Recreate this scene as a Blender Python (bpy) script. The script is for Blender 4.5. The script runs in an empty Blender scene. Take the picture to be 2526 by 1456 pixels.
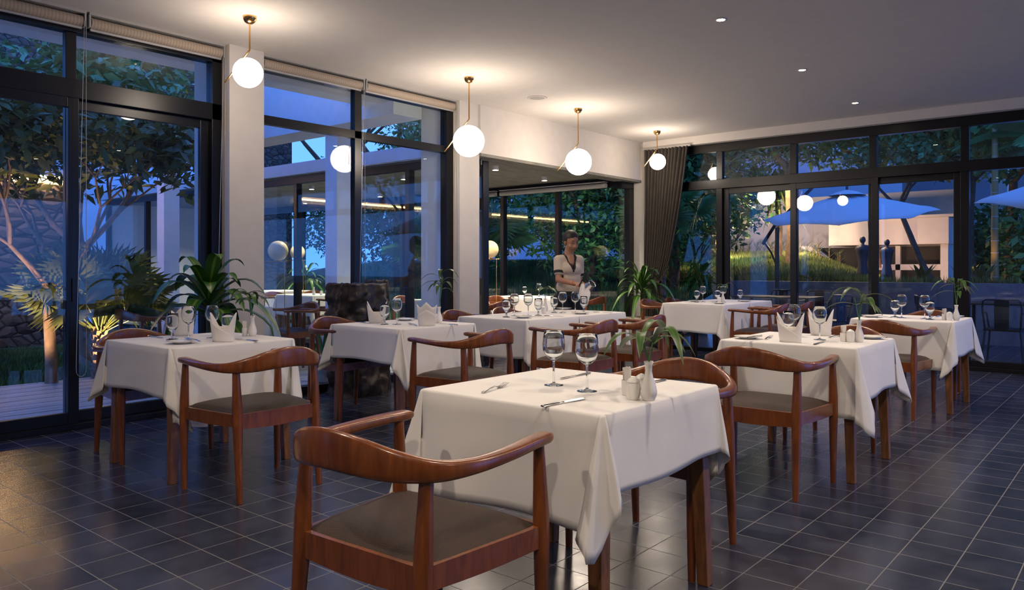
import bpy, bmesh, math, random
import numpy as np
from mathutils import Vector, Matrix, noise
sc = bpy.context.scene
COL = sc.collection
pi = math.pi
# ------------------------------------------------------------------ camera
EYE = 1.2; FPX = 1903.0; HOR = 661.0; CX = 1263.0
YAW = math.atan2(1587, FPX)
cd = bpy.data.cameras.new('camera'); cam = bpy.data.objects.new('camera', cd); COL.objects.link(cam)
cam.location = (0, 0, EYE); cam.rotation_euler = (pi/2, 0, YAW)
cd.sensor_fit = 'HORIZONTAL'; cd.sensor_width = 36; cd.lens = FPX/2526*36
cd.shift_y = -(728-HOR)/2526; cd.clip_start = .05; cd.clip_end = 300
sc.camera = cam
sc.view_settings.view_transform = 'Standard'; sc.view_settings.look = 'None'
sc.view_settings.gamma = 1; sc.view_settings.use_curve_mapping = False
sc.view_settings.exposure = 1.0
sc.cycles.max_bounces = 9; sc.cycles.diffuse_bounces = 4; sc.cycles.glossy_bounces = 4
sc.cycles.transmission_bounces = 8; sc.cycles.transparent_max_bounces = 14
sc.cycles.use_adaptive_sampling = True; sc.cycles.adaptive_threshold = 0.02
sc.cycles.sample_clamp_indirect = 6
FW = Vector((-math.sin(YAW), math.cos(YAW), 0)); RT = Vector((math.cos(YAW), math.sin(YAW), 0))
def at(px, py, z=.757):
    "a point of the horizontal plane z, read off the photograph"
    d = (EYE-z)*FPX/(py-HOR); p = FW*d + RT*((px-CX)/FPX*d)
    return (p.x, p.y)
# ------------------------------------------------------------------ dusk sky
w = bpy.data.worlds.new('sky'); sc.world = w; w.use_nodes = True
nt = w.node_tree; nt.nodes.clear()
tc = nt.nodes.new('ShaderNodeTexCoord'); sx = nt.nodes.new('ShaderNodeSeparateXYZ')
rp = nt.nodes.new('ShaderNodeValToRGB'); bg = nt.nodes.new('ShaderNodeBackground'); wo = nt.nodes.new('ShaderNodeOutputWorld')
nt.links.new(tc.outputs['Generated'], sx.inputs[0]); nt.links.new(sx.outputs['Z'], rp.inputs[0])
rp.color_ramp.elements[0].position = 0.0; rp.color_ramp.elements[0].color = (.11, .30, .95, 1)
rp.color_ramp.elements[1].position = 0.7; rp.color_ramp.elements[1].color = (.065, .19, .82, 1)
nt.links.new(rp.outputs[0], bg.inputs[0]); nt.links.new(bg.outputs[0], wo.inputs[0])
bg.inputs[1].default_value = 1.3
WARM = (1.0, .82, .65); PEN = 17.0
def spot(name, loc, energy, color, target=None, angle=120, blend=.6, size=.04, parent=None):
    l = bpy.data.lights.new(name, 'SPOT'); l.energy = energy; l.color = color; l.spot_size = math.radians(angle)
    l.spot_blend = blend; l.shadow_soft_size = size
    o = bpy.data.objects.new(name, l); COL.objects.link(o); o.location = loc
    if target is not None:
        o.rotation_euler = (Vector(target)-Vector(loc)).to_track_quat('-Z', 'Y').to_euler()
    if parent: o.parent = parent
    return o
# ------------------------------------------------------------------ materials
MATS = {}
def mat(name, col, rough=.5, metal=0, var=0, scale=8, spec=.5, bump=0, bscale=40, emis=0, ecol=None, stretch=None, col2=None, trans=0, coat=0, sss=0):
    if name in MATS: return MATS[name]
    m = bpy.data.materials.new(name); m.use_nodes = True; n = m.node_tree; b = n.nodes['Principled BSDF']
    b.inputs['Base Color'].default_value = (*col, 1); b.inputs['Roughness'].default_value = rough
    b.inputs['Metallic'].default_value = metal; b.inputs['Specular IOR Level'].default_value = spec
    b.inputs['Coat Weight'].default_value = coat; b.inputs['Coat Roughness'].default_value = .12
    b.inputs['Transmission Weight'].default_value = trans
    tcn = n.nodes.new('ShaderNodeTexCoord'); mp = n.nodes.new('ShaderNodeMapping')
    n.links.new(tcn.outputs['Object'], mp.inputs[0])
    if stretch: mp.inputs['Scale'].default_value = stretch
    if var or col2:
        nz = n.nodes.new('ShaderNodeTexNoise'); nz.inputs['Scale'].default_value = scale; nz.inputs['Detail'].default_value = 5
        n.links.new(mp.outputs[0], nz.inputs[0])
        r = n.nodes.new('ShaderNodeValToRGB'); r.color_ramp.elements[0].position = .3; r.color_ramp.elements[1].position = .7
        c2 = col2 or tuple(min(1, c*(1+var)) for c in col)
        c1 = col if col2 else tuple(c*(1-var) for c in col)
        r.color_ramp.elements[0].color = (*c1, 1); r.color_ramp.elements[1].color = (*c2, 1)
        n.links.new(nz.outputs[0], r.inputs[0]); n.links.new(r.outputs[0], b.inputs['Base Color'])
    if bump:
        nb = n.nodes.new('ShaderNodeTexNoise'); nb.inputs['Scale'].default_value = bscale; nb.inputs['Detail'].default_value = 3
        n.links.new(mp.outputs[0], nb.inputs[0]); bp = n.nodes.new('ShaderNodeBump'); bp.inputs['Strength'].default_value = bump
        bp.inputs['Distance'].default_value = .01
        n.links.new(nb.outputs[0], bp.inputs['Height']); n.links.new(bp.outputs[0], b.inputs['Normal'])
    if emis:
        b.inputs['Emission Color'].default_value = (*(ecol or col), 1); b.inputs['Emission Strength'].default_value = emis
    MATS[name] = m; return m
def pane_mat():
    m = bpy.data.materials.new('window_glass'); m.use_nodes = True; n = m.node_tree; n.nodes.clear()
    t = n.nodes.new('ShaderNodeBsdfTransparent'); t.inputs[0].default_value = (.93, .97, .97, 1)
    g = n.nodes.new('ShaderNodeBsdfGlossy'); g.inputs['Roughness'].default_value = 0.0
    lw = n.nodes.new('ShaderNodeLayerWeight'); pw = n.nodes.new('ShaderNodeMath'); pw.operation = 'POWER'; pw.inputs[1].default_value = 4.5
    n.links.new(lw.outputs['Facing'], pw.inputs[0]); f = n.nodes.new('ShaderNodeMath'); f.operation = 'MULTIPLY_ADD'; f.inputs[1].default_value = .9; f.inputs[2].default_value = .035
    n.links.new(pw.outputs[0], f.inputs[0])
    mx = n.nodes.new('ShaderNodeMixShader'); o = n.nodes.new('ShaderNodeOutputMaterial')
    n.links.new(f.outputs[0], mx.inputs[0]); n.links.new(t.outputs[0], mx.inputs[1]); n.links.new(g.outputs[0], mx.inputs[2])
    n.links.new(mx.outputs[0], o.inputs[0]); MATS['pane'] = m; return m
def tile_mat():
    m = bpy.data.materials.new('floor_tiles'); m.use_nodes = True; n = m.node_tree; b = n.nodes['Principled BSDF']
    N = n.nodes.new; L = n.links.new
    tcn = N('ShaderNodeTexCoord'); sp = N('ShaderNodeSeparateXYZ'); L(tcn.outputs['Object'], sp.inputs[0])
    def line(out, step, ph):
        a = N('ShaderNodeMath'); a.operation = 'SUBTRACT'; L(out, a.inputs[0]); a.inputs[1].default_value = ph
        d = N('ShaderNodeMath'); d.operation = 'DIVIDE'; L(a.outputs[0], d.inputs[0]); d.inputs[1].default_value = step
        fl = N('ShaderNodeMath'); fl.operation = 'FLOOR'; L(d.outputs[0], fl.inputs[0])
        fr = N('ShaderNodeMath'); fr.operation = 'FRACT'; L(d.outputs[0], fr.inputs[0])
        s = N('ShaderNodeMath'); s.operation = 'SUBTRACT'; L(fr.outputs[0], s.inputs[0]); s.inputs[1].default_value = .5
        ab = N('ShaderNodeMath'); ab.operation = 'ABSOLUTE'; L(s.outputs[0], ab.inputs[0])
        g = N('ShaderNodeMath'); g.operation = 'GREATER_THAN'; L(ab.outputs[0], g.inputs[0]); g.inputs[1].default_value = .5-.0022/step
        return g, fl
    gx, fx = line(sp.outputs['X'], .2085, -.618); gy, fy = line(sp.outputs['Y'], .2055, 1.47)
    mxn = N('ShaderNodeMath'); mxn.operation = 'MAXIMUM'; L(gx.outputs[0], mxn.inputs[0]); L(gy.outputs[0], mxn.inputs[1])
    cb = N('ShaderNodeCombineXYZ'); L(fx.outputs[0], cb.inputs[0]); L(fy.outputs[0], cb.inputs[1])
    wn = N('ShaderNodeTexWhiteNoise'); L(cb.outputs[0], wn.inputs[0])
    nz = N('ShaderNodeTexNoise'); nz.inputs['Scale'].default_value = 5; nz.inputs['Detail'].default_value = 8; nz.inputs['Roughness'].default_value = .65; L(tcn.outputs['Object'], nz.inputs[0])
    ad = N('ShaderNodeMath'); ad.operation = 'MULTIPLY_ADD'; L(wn.outputs[0], ad.inputs[0]); ad.inputs[1].default_value = .25; L(nz.outputs[0], ad.inputs[2])
    r = N('ShaderNodeValToRGB'); r.color_ramp.elements[0].position = .35; r.color_ramp.elements[1].position = .9
    r.color_ramp.elements[0].color = (.014, .019, .037, 1); r.color_ramp.elements[1].color = (.044, .051, .084, 1)
    L(ad.outputs[0], r.inputs[0])
    mc = N('ShaderNodeMix'); mc.data_type = 'RGBA'; L(mxn.outputs[0], mc.inputs[0]); L(r.outputs[0], mc.inputs[6]); mc.inputs[7].default_value = (.15, .145, .14, 1)
    L(mc.outputs[2], b.inputs['Base Color'])
    rr = N('ShaderNodeMapRange'); L(nz.outputs[0], rr.inputs[0]); rr.inputs[3].default_value = .12; rr.inputs[4].default_value = .34
    rm = N('ShaderNodeMix'); rm.data_type = 'FLOAT'; L(mxn.outputs[0], rm.inputs[0]); L(rr.outputs[0], rm.inputs[2]); rm.inputs[3].default_value = .7
    L(rm.outputs[0], b.inputs['Roughness'])
    hh = N('ShaderNodeMath'); hh.operation = 'MULTIPLY_ADD'; L(mxn.outputs[0], hh.inputs[0]); hh.inputs[1].default_value = -.8; L(ad.outputs[0], hh.inputs[2])
    bp = N('ShaderNodeBump'); bp.inputs['Strength'].default_value = .25; bp.inputs['Distance'].default_value = .004; L(hh.outputs[0], bp.inputs['Height']); L(bp.outputs[0], b.inputs['Normal'])
    b.inputs['Specular IOR Level'].default_value = .62
    return m
def wood_mat(name, c1, c2, rough=.3, coat=.4):
    m = bpy.data.materials.new(name); m.use_nodes = True; n = m.node_tree; b = n.nodes['Principled BSDF']; N = n.nodes.new; L = n.links.new
    tcn = N('ShaderNodeTexCoord'); mp = N('ShaderNodeMapping'); L(tcn.outputs['Object'], mp.inputs[0]); mp.inputs['Scale'].default_value = (9, 9, 1.6)
    nz = N('ShaderNodeTexNoise'); nz.inputs['Scale'].default_value = 3.5; nz.inputs['Detail'].default_value = 6; nz.inputs['Distortion'].default_value = 1.2; L(mp.outputs[0], nz.inputs[0])
    r = N('ShaderNodeValToRGB'); r.color_ramp.elements[0].position = .32; r.color_ramp.elements[1].position = .72
    r.color_ramp.elements[0].color = (*c1, 1); r.color_ramp.elements[1].color = (*c2, 1); L(nz.outputs[0], r.inputs[0]); L(r.outputs[0], b.inputs['Base Color'])
    b.inputs['Roughness'].default_value = rough; b.inputs['Coat Weight'].default_value = coat; b.inputs['Coat Roughness'].default_value = .15
    return m
def leaf_mat(name, base, stripe, edge=None, rough=.35):
    "strap leaf: colour across the blade from its own UV"
    m = bpy.data.materials.new(name); m.use_nodes = True; n = m.node_tree; b = n.nodes['Principled BSDF']; N = n.nodes.new; L = n.links.new
    uv = N('ShaderNodeUVMap'); uv.uv_map = 'uv'; sp = N('ShaderNodeSeparateXYZ'); L(uv.outputs[0], sp.inputs[0])
    r = N('ShaderNodeValToRGB'); e = r.color_ramp.elements; e[0].position = 0; e[0].color = (*(edge or base), 1); e[1].position = 1; e[1].color = (*(edge or base), 1)
    for p, c in ((.2, base), (.38, base), (.46, stripe), (.54, stripe), (.62, base), (.8, base)):
        x = e.new(p); x.color = (*c, 1)
    L(sp.outputs['X'], r.inputs[0]); L(r.outputs[0], b.inputs['Base Color']); b.inputs['Roughness'].default_value = rough
    return m
def stone_mat():
    m = bpy.data.materials.new('rubble_stone'); m.use_nodes = True; n = m.node_tree; b = n.nodes['Principled BSDF']; N = n.nodes.new; L = n.links.new
    tcn = N('ShaderNodeTexCoord'); mp = N('ShaderNodeMapping'); mp.inputs['Scale'].default_value = (1.6, 1.6, 2.6); L(tcn.outputs['Object'], mp.inputs[0])
    v = N('ShaderNodeTexVoronoi'); v.feature = 'DISTANCE_TO_EDGE'; v.inputs['Scale'].default_value = 2.6; L(mp.outputs[0], v.inputs[0])
    v2 = N('ShaderNodeTexVoronoi'); v2.inputs['Scale'].default_value = 2.6; L(mp.outputs[0], v2.inputs[0])
    r = N('ShaderNodeValToRGB'); r.color_ramp.elements[0].position = .02; r.color_ramp.elements[1].position = .09
    r.color_ramp.elements[0].color = (.02, .02, .02, 1); r.color_ramp.elements[1].color = (1, 1, 1, 1); L(v.outputs['Distance'], r.inputs[0])
    hs = N('ShaderNodeMix'); hs.data_type = 'RGBA'; sp = N('ShaderNodeSeparateXYZ'); L(v2.outputs['Color'], sp.inputs[0]); L(sp.outputs[0], hs.inputs[0])
    hs.inputs[6].default_value = (.07, .058, .048, 1); hs.inputs[7].default_value = (.17, .145, .12, 1)
    mu = N('ShaderNodeMix'); mu.data_type = 'RGBA'; mu.blend_type = 'MULTIPLY'; mu.inputs[0].default_value = 1; L(hs.outputs[2], mu.inputs[6]); L(r.outputs[0], mu.inputs[7])
    L(mu.outputs[2], b.inputs['Base Color']); b.inputs['Roughness'].default_value = .9
    bp = N('ShaderNodeBump'); bp.inputs['Distance'].default_value = .08; L(v.outputs['Distance'], bp.inputs['Height']); L(bp.outputs[0], b.inputs['Normal'])
    return m
def stripe_mat(name, c1, c2, freq, axis='Y', rough=.7):
    m = bpy.data.materials.new(name); m.use_nodes = True; n = m.node_tree; b = n.nodes['Principled BSDF']; N = n.nodes.new; L = n.links.new
    tcn = N('ShaderNodeTexCoord'); wv = N('ShaderNodeTexWave'); wv.bands_direction = axis; wv.inputs['Scale'].default_value = freq; wv.inputs['Distortion'].default_value = .4; wv.inputs['Detail Scale'].default_value = 3
    L(tcn.outputs['Object'], wv.inputs[0]); mc = N('ShaderNodeMix'); mc.data_type = 'RGBA'; L(wv.outputs[1], mc.inputs[0]); mc.inputs[6].default_value = (*c1, 1); mc.inputs[7].default_value = (*c2, 1)
    L(mc.outputs[2], b.inputs['Base Color']); b.inputs['Roughness'].default_value = rough; return m
def glass_mat():
    m = bpy.data.materials.new('clear_glass'); m.use_nodes = True; n = m.node_tree; n.nodes.clear()
    g = n.nodes.new('ShaderNodeBsdfGlass'); g.inputs['Roughness'].default_value = 0; g.inputs['IOR'].default_value = 1.48; g.inputs[0].default_value = (.97, .985, .985, 1)
    o = n.nodes.new('ShaderNodeOutputMaterial'); n.links.new(g.outputs[0], o.inputs[0]); return m
PANE = pane_mat(); TILE = tile_mat(); STONE = stone_mat(); GLASS = glass_mat()
WALL = mat('white_plaster', (.70, .66, .61), .85, var=.03, bump=.05, bscale=200)
CEIL = mat('ceiling_paint', (.72, .68, .64), .9, var=.02)
BLACK = mat('black_aluminium', (.009, .009, .010), .32, .3)
WOOD = wood_mat('reddish_wood', (.120, .030, .006), (.225, .064, .013))
TWOOD = wood_mat('table_wood', (.12, .045, .014), (.26, .11, .038), .4, .2)
LEATHER = mat('dark_leather', (.034, .018, .010), .48, spec=.35, bump=.35, bscale=350, var=.15)
CLOTH = mat('white_linen', (.76, .745, .73), .85, bump=.06, bscale=600, var=.02)
NAPK = mat('napkin_linen', (.80, .76, .72), .8, bump=.05, bscale=500)
PORC = mat('white_porcelain', (.80, .78, .74), .12, coat=.4)
STEEL = mat('cutlery_steel', (.62, .60, .58), .17, 1)
BRASS = mat('brass', (.85, .48, .16), .2, 1)
GLOBE = mat('lit_globe', (1, .9, .8), .4, emis=PEN, ecol=(1, .84, .68))
SHADE = mat('glow_tinted_globe', (.80, .64, .36), .25, emis=.0)  # faint warm glow of the globes put into the base colour, no emission
CONC = mat('dark_concrete', (.23, .22, .19), .8, var=.25, scale=6, stretch=(3, .6, 1))
EXT = mat('exterior_white', (.80, .81, .84), .85, var=.04)
BARK = mat('rough_bark', (.11, .07, .045), .9, var=.4, scale=14, bump=.8, bscale=25)
BARK2 = mat('pale_bark', (.24, .16, .11), .85, var=.3, scale=12, bump=.5, bscale=20)
DRAC = leaf_mat('dracaena_leaf', (.025, .10, .012), (.16, .27, .03))
SPRIG = leaf_mat('bamboo_leaf', (.028, .085, .010), (.055, .13, .018), edge=(.10, .14, .045), rough=.4)
LEAFD = mat('dark_leaves', (.050, .165, .060), .42, var=.4, scale=2)
LEAFM = mat('mid_leaves', (.085, .235, .070), .42, var=.4, scale=2)
LEAFW = mat('olive_leaves', (.12, .15, .045), .5, var=.4, scale=2)
GRASS = mat('lawn_grass', (.05, .12, .018), .7, var=.5, scale=1.2)
SOIL = mat('garden_soil', (.030, .045, .016), .95, var=.4)
SKIN = mat('skin', (.40, .20, .115), .5); HAIR = mat('black_hair', (.012, .009, .008), .55)
BLOUSE = mat('cream_knit', (.60, .51, .40), .9, bump=.25, bscale=300); DARK = mat('black_cloth', (.012, .013, .016), .85)
# ------------------------------------------------------------------ mesh helpers
class MB:
    def __init__(s): s.v = []; s.f = []; s.uv = {}
    def add(s, vs, fs):
        o = len(s.v); s.v += [tuple(p) for p in vs]; s.f += [tuple(i+o for i in f) for f in fs]; return o
    def box(s, x0, x1, y0, y1, z0, z1):
        s.add([(x0, y0, z0), (x1, y0, z0), (x1, y1, z0), (x0, y1, z0), (x0, y0, z1), (x1, y0, z1), (x1, y1, z1), (x0, y1, z1)],
              [(0, 3, 2, 1), (4, 5, 6, 7), (0, 1, 5, 4), (1, 2, 6, 5), (2, 3, 7, 6), (3, 0, 4, 7)]); return s
    def tube(s, pts, rad, n=10, cap=True, squash=None, up=None):
        "swept section; rad a number or list; squash = list of (a,b) half-sizes with up as the b axis"
        P = [Vector(p) for p in pts]; m = len(P); rings = []
        ref = Vector(up) if up else None
        for i in range(m):
            t = (P[min(i+1, m-1)]-P[max(i-1, 0)]).normalized()
            u = ref if ref else (Vector((0, 0, 1)) if abs(t.z) < .9 else Vector((0, 1, 0)))
            a = t.cross(u).normalized(); b = a.cross(t).normalized()
            if squash: ra, rb = squash[i] if isinstance(squash, list) else squash
            else: ra = rb = rad[i] if isinstance(rad, (list, tuple)) else rad
            rings.append([P[i]+a*ra*math.cos(2*pi*k/n)+b*rb*math.sin(2*pi*k/n) for k in range(n)])
        vs = [p for r in rings for p in r]; fs = []
        for i in range(m-1):
            for k in range(n): fs.append((i*n+k, i*n+(k+1) % n, (i+1)*n+(k+1) % n, (i+1)*n+k))
        if cap: fs.append(tuple(reversed(range(n)))); fs.append(tuple((m-1)*n+k for k in range(n)))
        s.add(vs, fs); return s
    def lathe(s, prof, c=(0, 0, 0), n=24):
        vs = []; fs = []
        for r, z in prof: vs += [(c[0]+r*math.cos(2*pi*k/n), c[1]+r*math.sin(2*pi*k/n), c[2]+z) for k in range(n)]
        for i in range(len(prof)-1):
            for k in range(n): fs.append((i*n+k, i*n+(k+1) % n, (i+1)*n+(k+1) % n, (i+1)*n+k))
        s.add(vs, fs); return s
    def ball(s, c, r, n=20, m=12, sc=(1, 1, 1)):
        s.lathe([(max(1e-4, r*math.sin(pi*i/m)), -r*math.cos(pi*i/m)) for i in range(m+1)], (0, 0, 0), n)
        k = (m+1)*n
        for i in range(len(s.v)-k, len(s.v)):
            p = s.v[i]; s.v[i] = (c[0]+p[0]*sc[0], c[1]+p[1]*sc[1], c[2]+p[2]*sc[2])
        return s
    def ribbon(s, pts, wid, side, fold=.15):
        "leaf blade: 3 verts across, uv.x across"
        P = [Vector(p) for p in pts]; m = len(P); vs = []; fs = []; us = []
        for i in range(m):
            t = (P[min(i+1, m-1)]-P[max(i-1, 0)]).normalized(); a = Vector(side); a = (a-t*a.dot(t)).normalized(); nn = a.cross(t)
            w_ = wid[i]; vs += [P[i]-a*w_+nn*w_*fold, P[i], P[i]+a*w_+nn*w_*fold]; us += [(0, i/(m-1)), (.5, i/(m-1)), (1, i/(m-1))]
        for i in range(m-1):
            for k in range(2): fs.append((3*i+k, 3*i+k+1, 3*i+k+4, 3*i+k+3))
        o = s.add(vs, fs)
        for j, u in enumerate(us): s.uv[o+j] = u
        return s
    def build(s, name, m, parent=None, smooth=False, bevel=0, merge=0):
        me = bpy.data.meshes.new(name); me.from_pydata(s.v, [], s.f)
        if s.uv:
            l = me.uv_layers.new(name='uv')
            for lp in me.loops: l.data[lp.index].uv = s.uv.get(lp.vertex_index, (0, 0))
        if merge or bevel:
            b = bmesh.new(); b.from_mesh(me)
            if merge: bmesh.ops.remove_doubles(b, verts=b.verts, dist=merge)
            if bevel:
                e = [x for x in b.edges if len(x.link_faces) == 2 and x.calc_face_angle(0) > .6]
                bmesh.ops.bevel(b, geom=e, offset=bevel, segments=2, affect='EDGES', profile=.6)
            bmesh.ops.recalc_face_normals(b, faces=b.faces)
            b.to_mesh(me); b.free()
        if smooth:
            me.polygons.foreach_set('use_smooth', [True]*len(me.polygons))
            if smooth != 2: me.set_sharp_from_angle(angle=.9)
        if isinstance(m, (list, tuple)):
            for x in m: me.materials.append(x)
        else: me.materials.append(m)
        me.update(); o = bpy.data.objects.new(name, me); COL.objects.link(o)
        if parent: o.parent = parent
        return o
def tag(o, label=None, cat=None, group=None, kind=None):
    if label: o['label'] = label
    if cat: o['category'] = cat
    if group: o['group'] = group
    if kind: o['kind'] = kind
    return o
def empty(name, loc=(0, 0, 0), rz=0, label=None, cat=None, group=None):
    o = bpy.data.objects.new(name, None); COL.objects.link(o); o.location = loc; o.rotation_euler = (0, 0, rz); o.empty_display_size = .05
    return tag(o, label, cat, group)
def copy_tree(o, parent=None):
    c = o.copy(); COL.objects.link(c)
    if parent: c.parent = parent
    for ch in list(o.children): copy_tree(ch, c)
    return c
def place(proto, used, loc, rz, label, group=None):
    o = proto if not used.get(proto.name) else copy_tree(proto); used[proto.name] = True
    o.location = loc; o.rotation_euler = (0, 0, rz); o['label'] = label
    if group: o['group'] = group
    return o
USED = {}
def struct(name, mb, m, **k): return tag(mb.build(name, m, **k), kind='structure')
def interp(tab, x):
    for i in range(len(tab)-1):
        if x <= tab[i+1][0]:
            a, b = tab[i], tab[i+1]; t = (x-a[0])/(b[0]-a[0]); t = t*t*(3-2*t)
            return tuple(p+(q-p)*t for p, q in zip(a[1], b[1]))
    return tab[-1][1]
# ================================================================== SETTING
GX = -6.2      # glass line of the left side
RY = 10.38     # glass line of the far side
CZ = 3.1
struct('floor', MB().box(GX-.05, 5.5, -4, RY+.06, -.1, 0).box(-17, GX-.05, 7.0, 10.0, -.1, 0), TILE)
struct('ceiling', MB().box(-6.9, 5.5, -4, RY+.3, CZ, CZ+.3), CEIL)
struct('wall_right', MB().box(5.3, 5.5, -4, RY, 2.6, CZ).box(5.3, 5.5, -4, 4.6, 0, 2.6).box(5.3, 5.5, 8, RY, 0, 2.6), WALL)
struct('wall_back', MB().box(-6.2, 5.3, -4.2, -4, 0, CZ), WALL)
for n, (x0, x1, y0, y1, z0, z1) in enumerate([(-6.62, -6.03, 3.49, 3.82, 0, CZ), (-6.68, -6.05, 6.33, 6.66, 0, CZ), (-6.27, -5.95, 10.30, 10.62, 0, CZ),
        (-6.30, -6.03, 6.66, 10.30, 2.53, CZ), (-6.62, -6.03, .64, .97, 0, CZ), (-6.62, -6.4, -4, .64, 0, CZ)]):
    struct('wall_left', MB().box(x0, x1, y0, y1, z0, z1), WALL)
# --- left glazing -------------------------------------------------
def window(name, frames, panes, m=BLACK):
    r = empty(name); tag(r, kind='structure')
    f = MB()
    for b in frames: f.box(*b)
    f.build('window_frame', m, r, bevel=.004)
    for b in panes: MB().box(*b).build('window_pane', PANE, r)
    return r
# first bay: sliding doors, transom, two fixed lights
x = GX; g = .004
window('window_1', [(x-.05, x+.05, .97, 3.49, 2.95, 3.1), (x-.05, x+.05, .97, 3.49, 2.46, 2.60), (x-.03, x+.03, 2.26, 2.335, 2.6, 2.95), (x-.05, x+.05, 3.40, 3.49, 0, 3.1), (x-.05, x+.05, .97, 1.06, 0, 3.1), (x-.06, x+.06, .97, 3.40, 0, .045)],
       [(x-g, x+g, 1.06, 2.26, 2.6, 2.95), (x-g, x+g, 2.335, 3.40, 2.6, 2.95)])
def sliding(name, xc, y0, y1, top=2.46, fw=.075):
    r = empty(name); tag(r, kind='structure')
    MB().box(xc-.022, xc+.022, y0, y0+fw, .045, top).box(xc-.022, xc+.022, y1-fw, y1, .045, top).box(xc-.022, xc+.022, y0+fw, y1-fw, top-fw, top).box(xc-.022, xc+.022, y0+fw, y1-fw, .045, .13).build('door_frame', BLACK, r, bevel=.004)
    MB().box(xc-g, xc+g, y0+fw, y1-fw, .13, top-fw).build('door_pane', PANE, r)
    MB().box(xc+.022, xc+.034, y1-.05, y1-.03, .95, 1.12).build('door_handle', BLACK, r)
    return r
sliding('door_1', GX+.028, 1.06, 2.345); sliding('door_2', GX-.028, 2.27, 3.40)
window('window_2', [(x-.05, x+.05, 3.82, 6.33, 2.98, 3.1), (x-.035, x+.035, 3.82, 6.33, 2.50, 2.58), (x-.035, x+.035, 4.93, 5.02, 0, 3.0), (x-.05, x+.05, 6.22, 6.33, 0, 3.0), (x-.05, x+.05, 3.82, 3.88, 0, 3.0), (x-.05, x+.05, 3.82, 6.33, 0, .08)],
       [(x-g, x+g, 3.88, 4.93, 2.58, 2.98), (x-g, x+g, 5.02, 6.22, 2.58, 2.98), (x-g, x+g, 3.88, 4.93, .08, 2.50), (x-g, x+g, 5.02, 6.22, .08, 2.50)])
# frameless glass of the opening into the glazed annex
window('window_3', [(-6.215, -6.185, 6.83, 6.86, 2.43, 2.53), (-6.23, -6.17, 6.66, 6.69, 0, 2.53)], [(x-g, x+g, 6.69, 6.86, 0, 2.5)])
# --- far glazing ---------------------------------------------------
y = RY; X = [-5.95, -4.775, -3.725, -2.725, -1.715, -.3, 1.2, 2.7, 4.2, 5.3]
fr = [(-5.95, 5.3, y-.05, y+.05, 2.86, 2.98), (-5.95, 5.3, y-.05, y+.05, 2.33, 2.46)]
pn = []
for i, xx in enumerate(X[1:-1]): fr.append((xx-.045, xx+.045, y-.04, y+.04, 2.46, 2.86))
for a, b in zip(X[:-1], X[1:]): pn.append((a+.045, b-.045, y-g, y+g, 2.46, 2.86))
fr += [(-4.82, -4.73, y-.05, y+.05, 0, 2.33), (-1.76, -1.67, y-.05, y+.05, 0, 2.33), (-5.95, 5.3, y-.06, y+.06, 0, .05), (.5, .6, y-.05, y+.05, 0, 2.33), (2.9, 3.0, y-.05, y+.05, 0, 2.33)]
pn += [(-5.95, -4.82, y-g, y+g, .05, 2.33), (-1.67, .5, y-g, y+g, .10, 2.33), (.6, 2.9, y-g, y+g, .10, 2.33), (3.0, 5.3, y-g, y+g, .1, 2.33)]
fr.append((-1.67, .5, y-.03, y+.03, .05, .12))
window('window_4', fr, pn)
def slidx(name, yc, x0, x1, top=2.33, fw=.08):
    r = empty(name); tag(r, kind='structure')
    MB().box(x0, x0+fw, yc-.022, yc+.022, .05, top).box(x1-fw, x1, yc-.022, yc+.022, .05, top).box(x0+fw, x1-fw, yc-.022, yc+.022, top-fw, top).box(x0+fw, x1-fw, yc-.022, yc+.022, .05, .13).build('door_frame', BLACK, r, bevel=.004)
    MB().box(x0+fw, x1-fw, yc-g, yc+g, .13, top-fw).build('door_pane', PANE, r)
slidx('door_3', y+.027, -4.73, -3.68); slidx('door_4', y-.027, -3.76, -2.66); slidx('door_5', y+.027, -2.79, -1.76)
struct('trim_1', MB().box(-5.95, 5.3, 10.22, RY+.1, 2.98, 3.1), CEIL)
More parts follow.
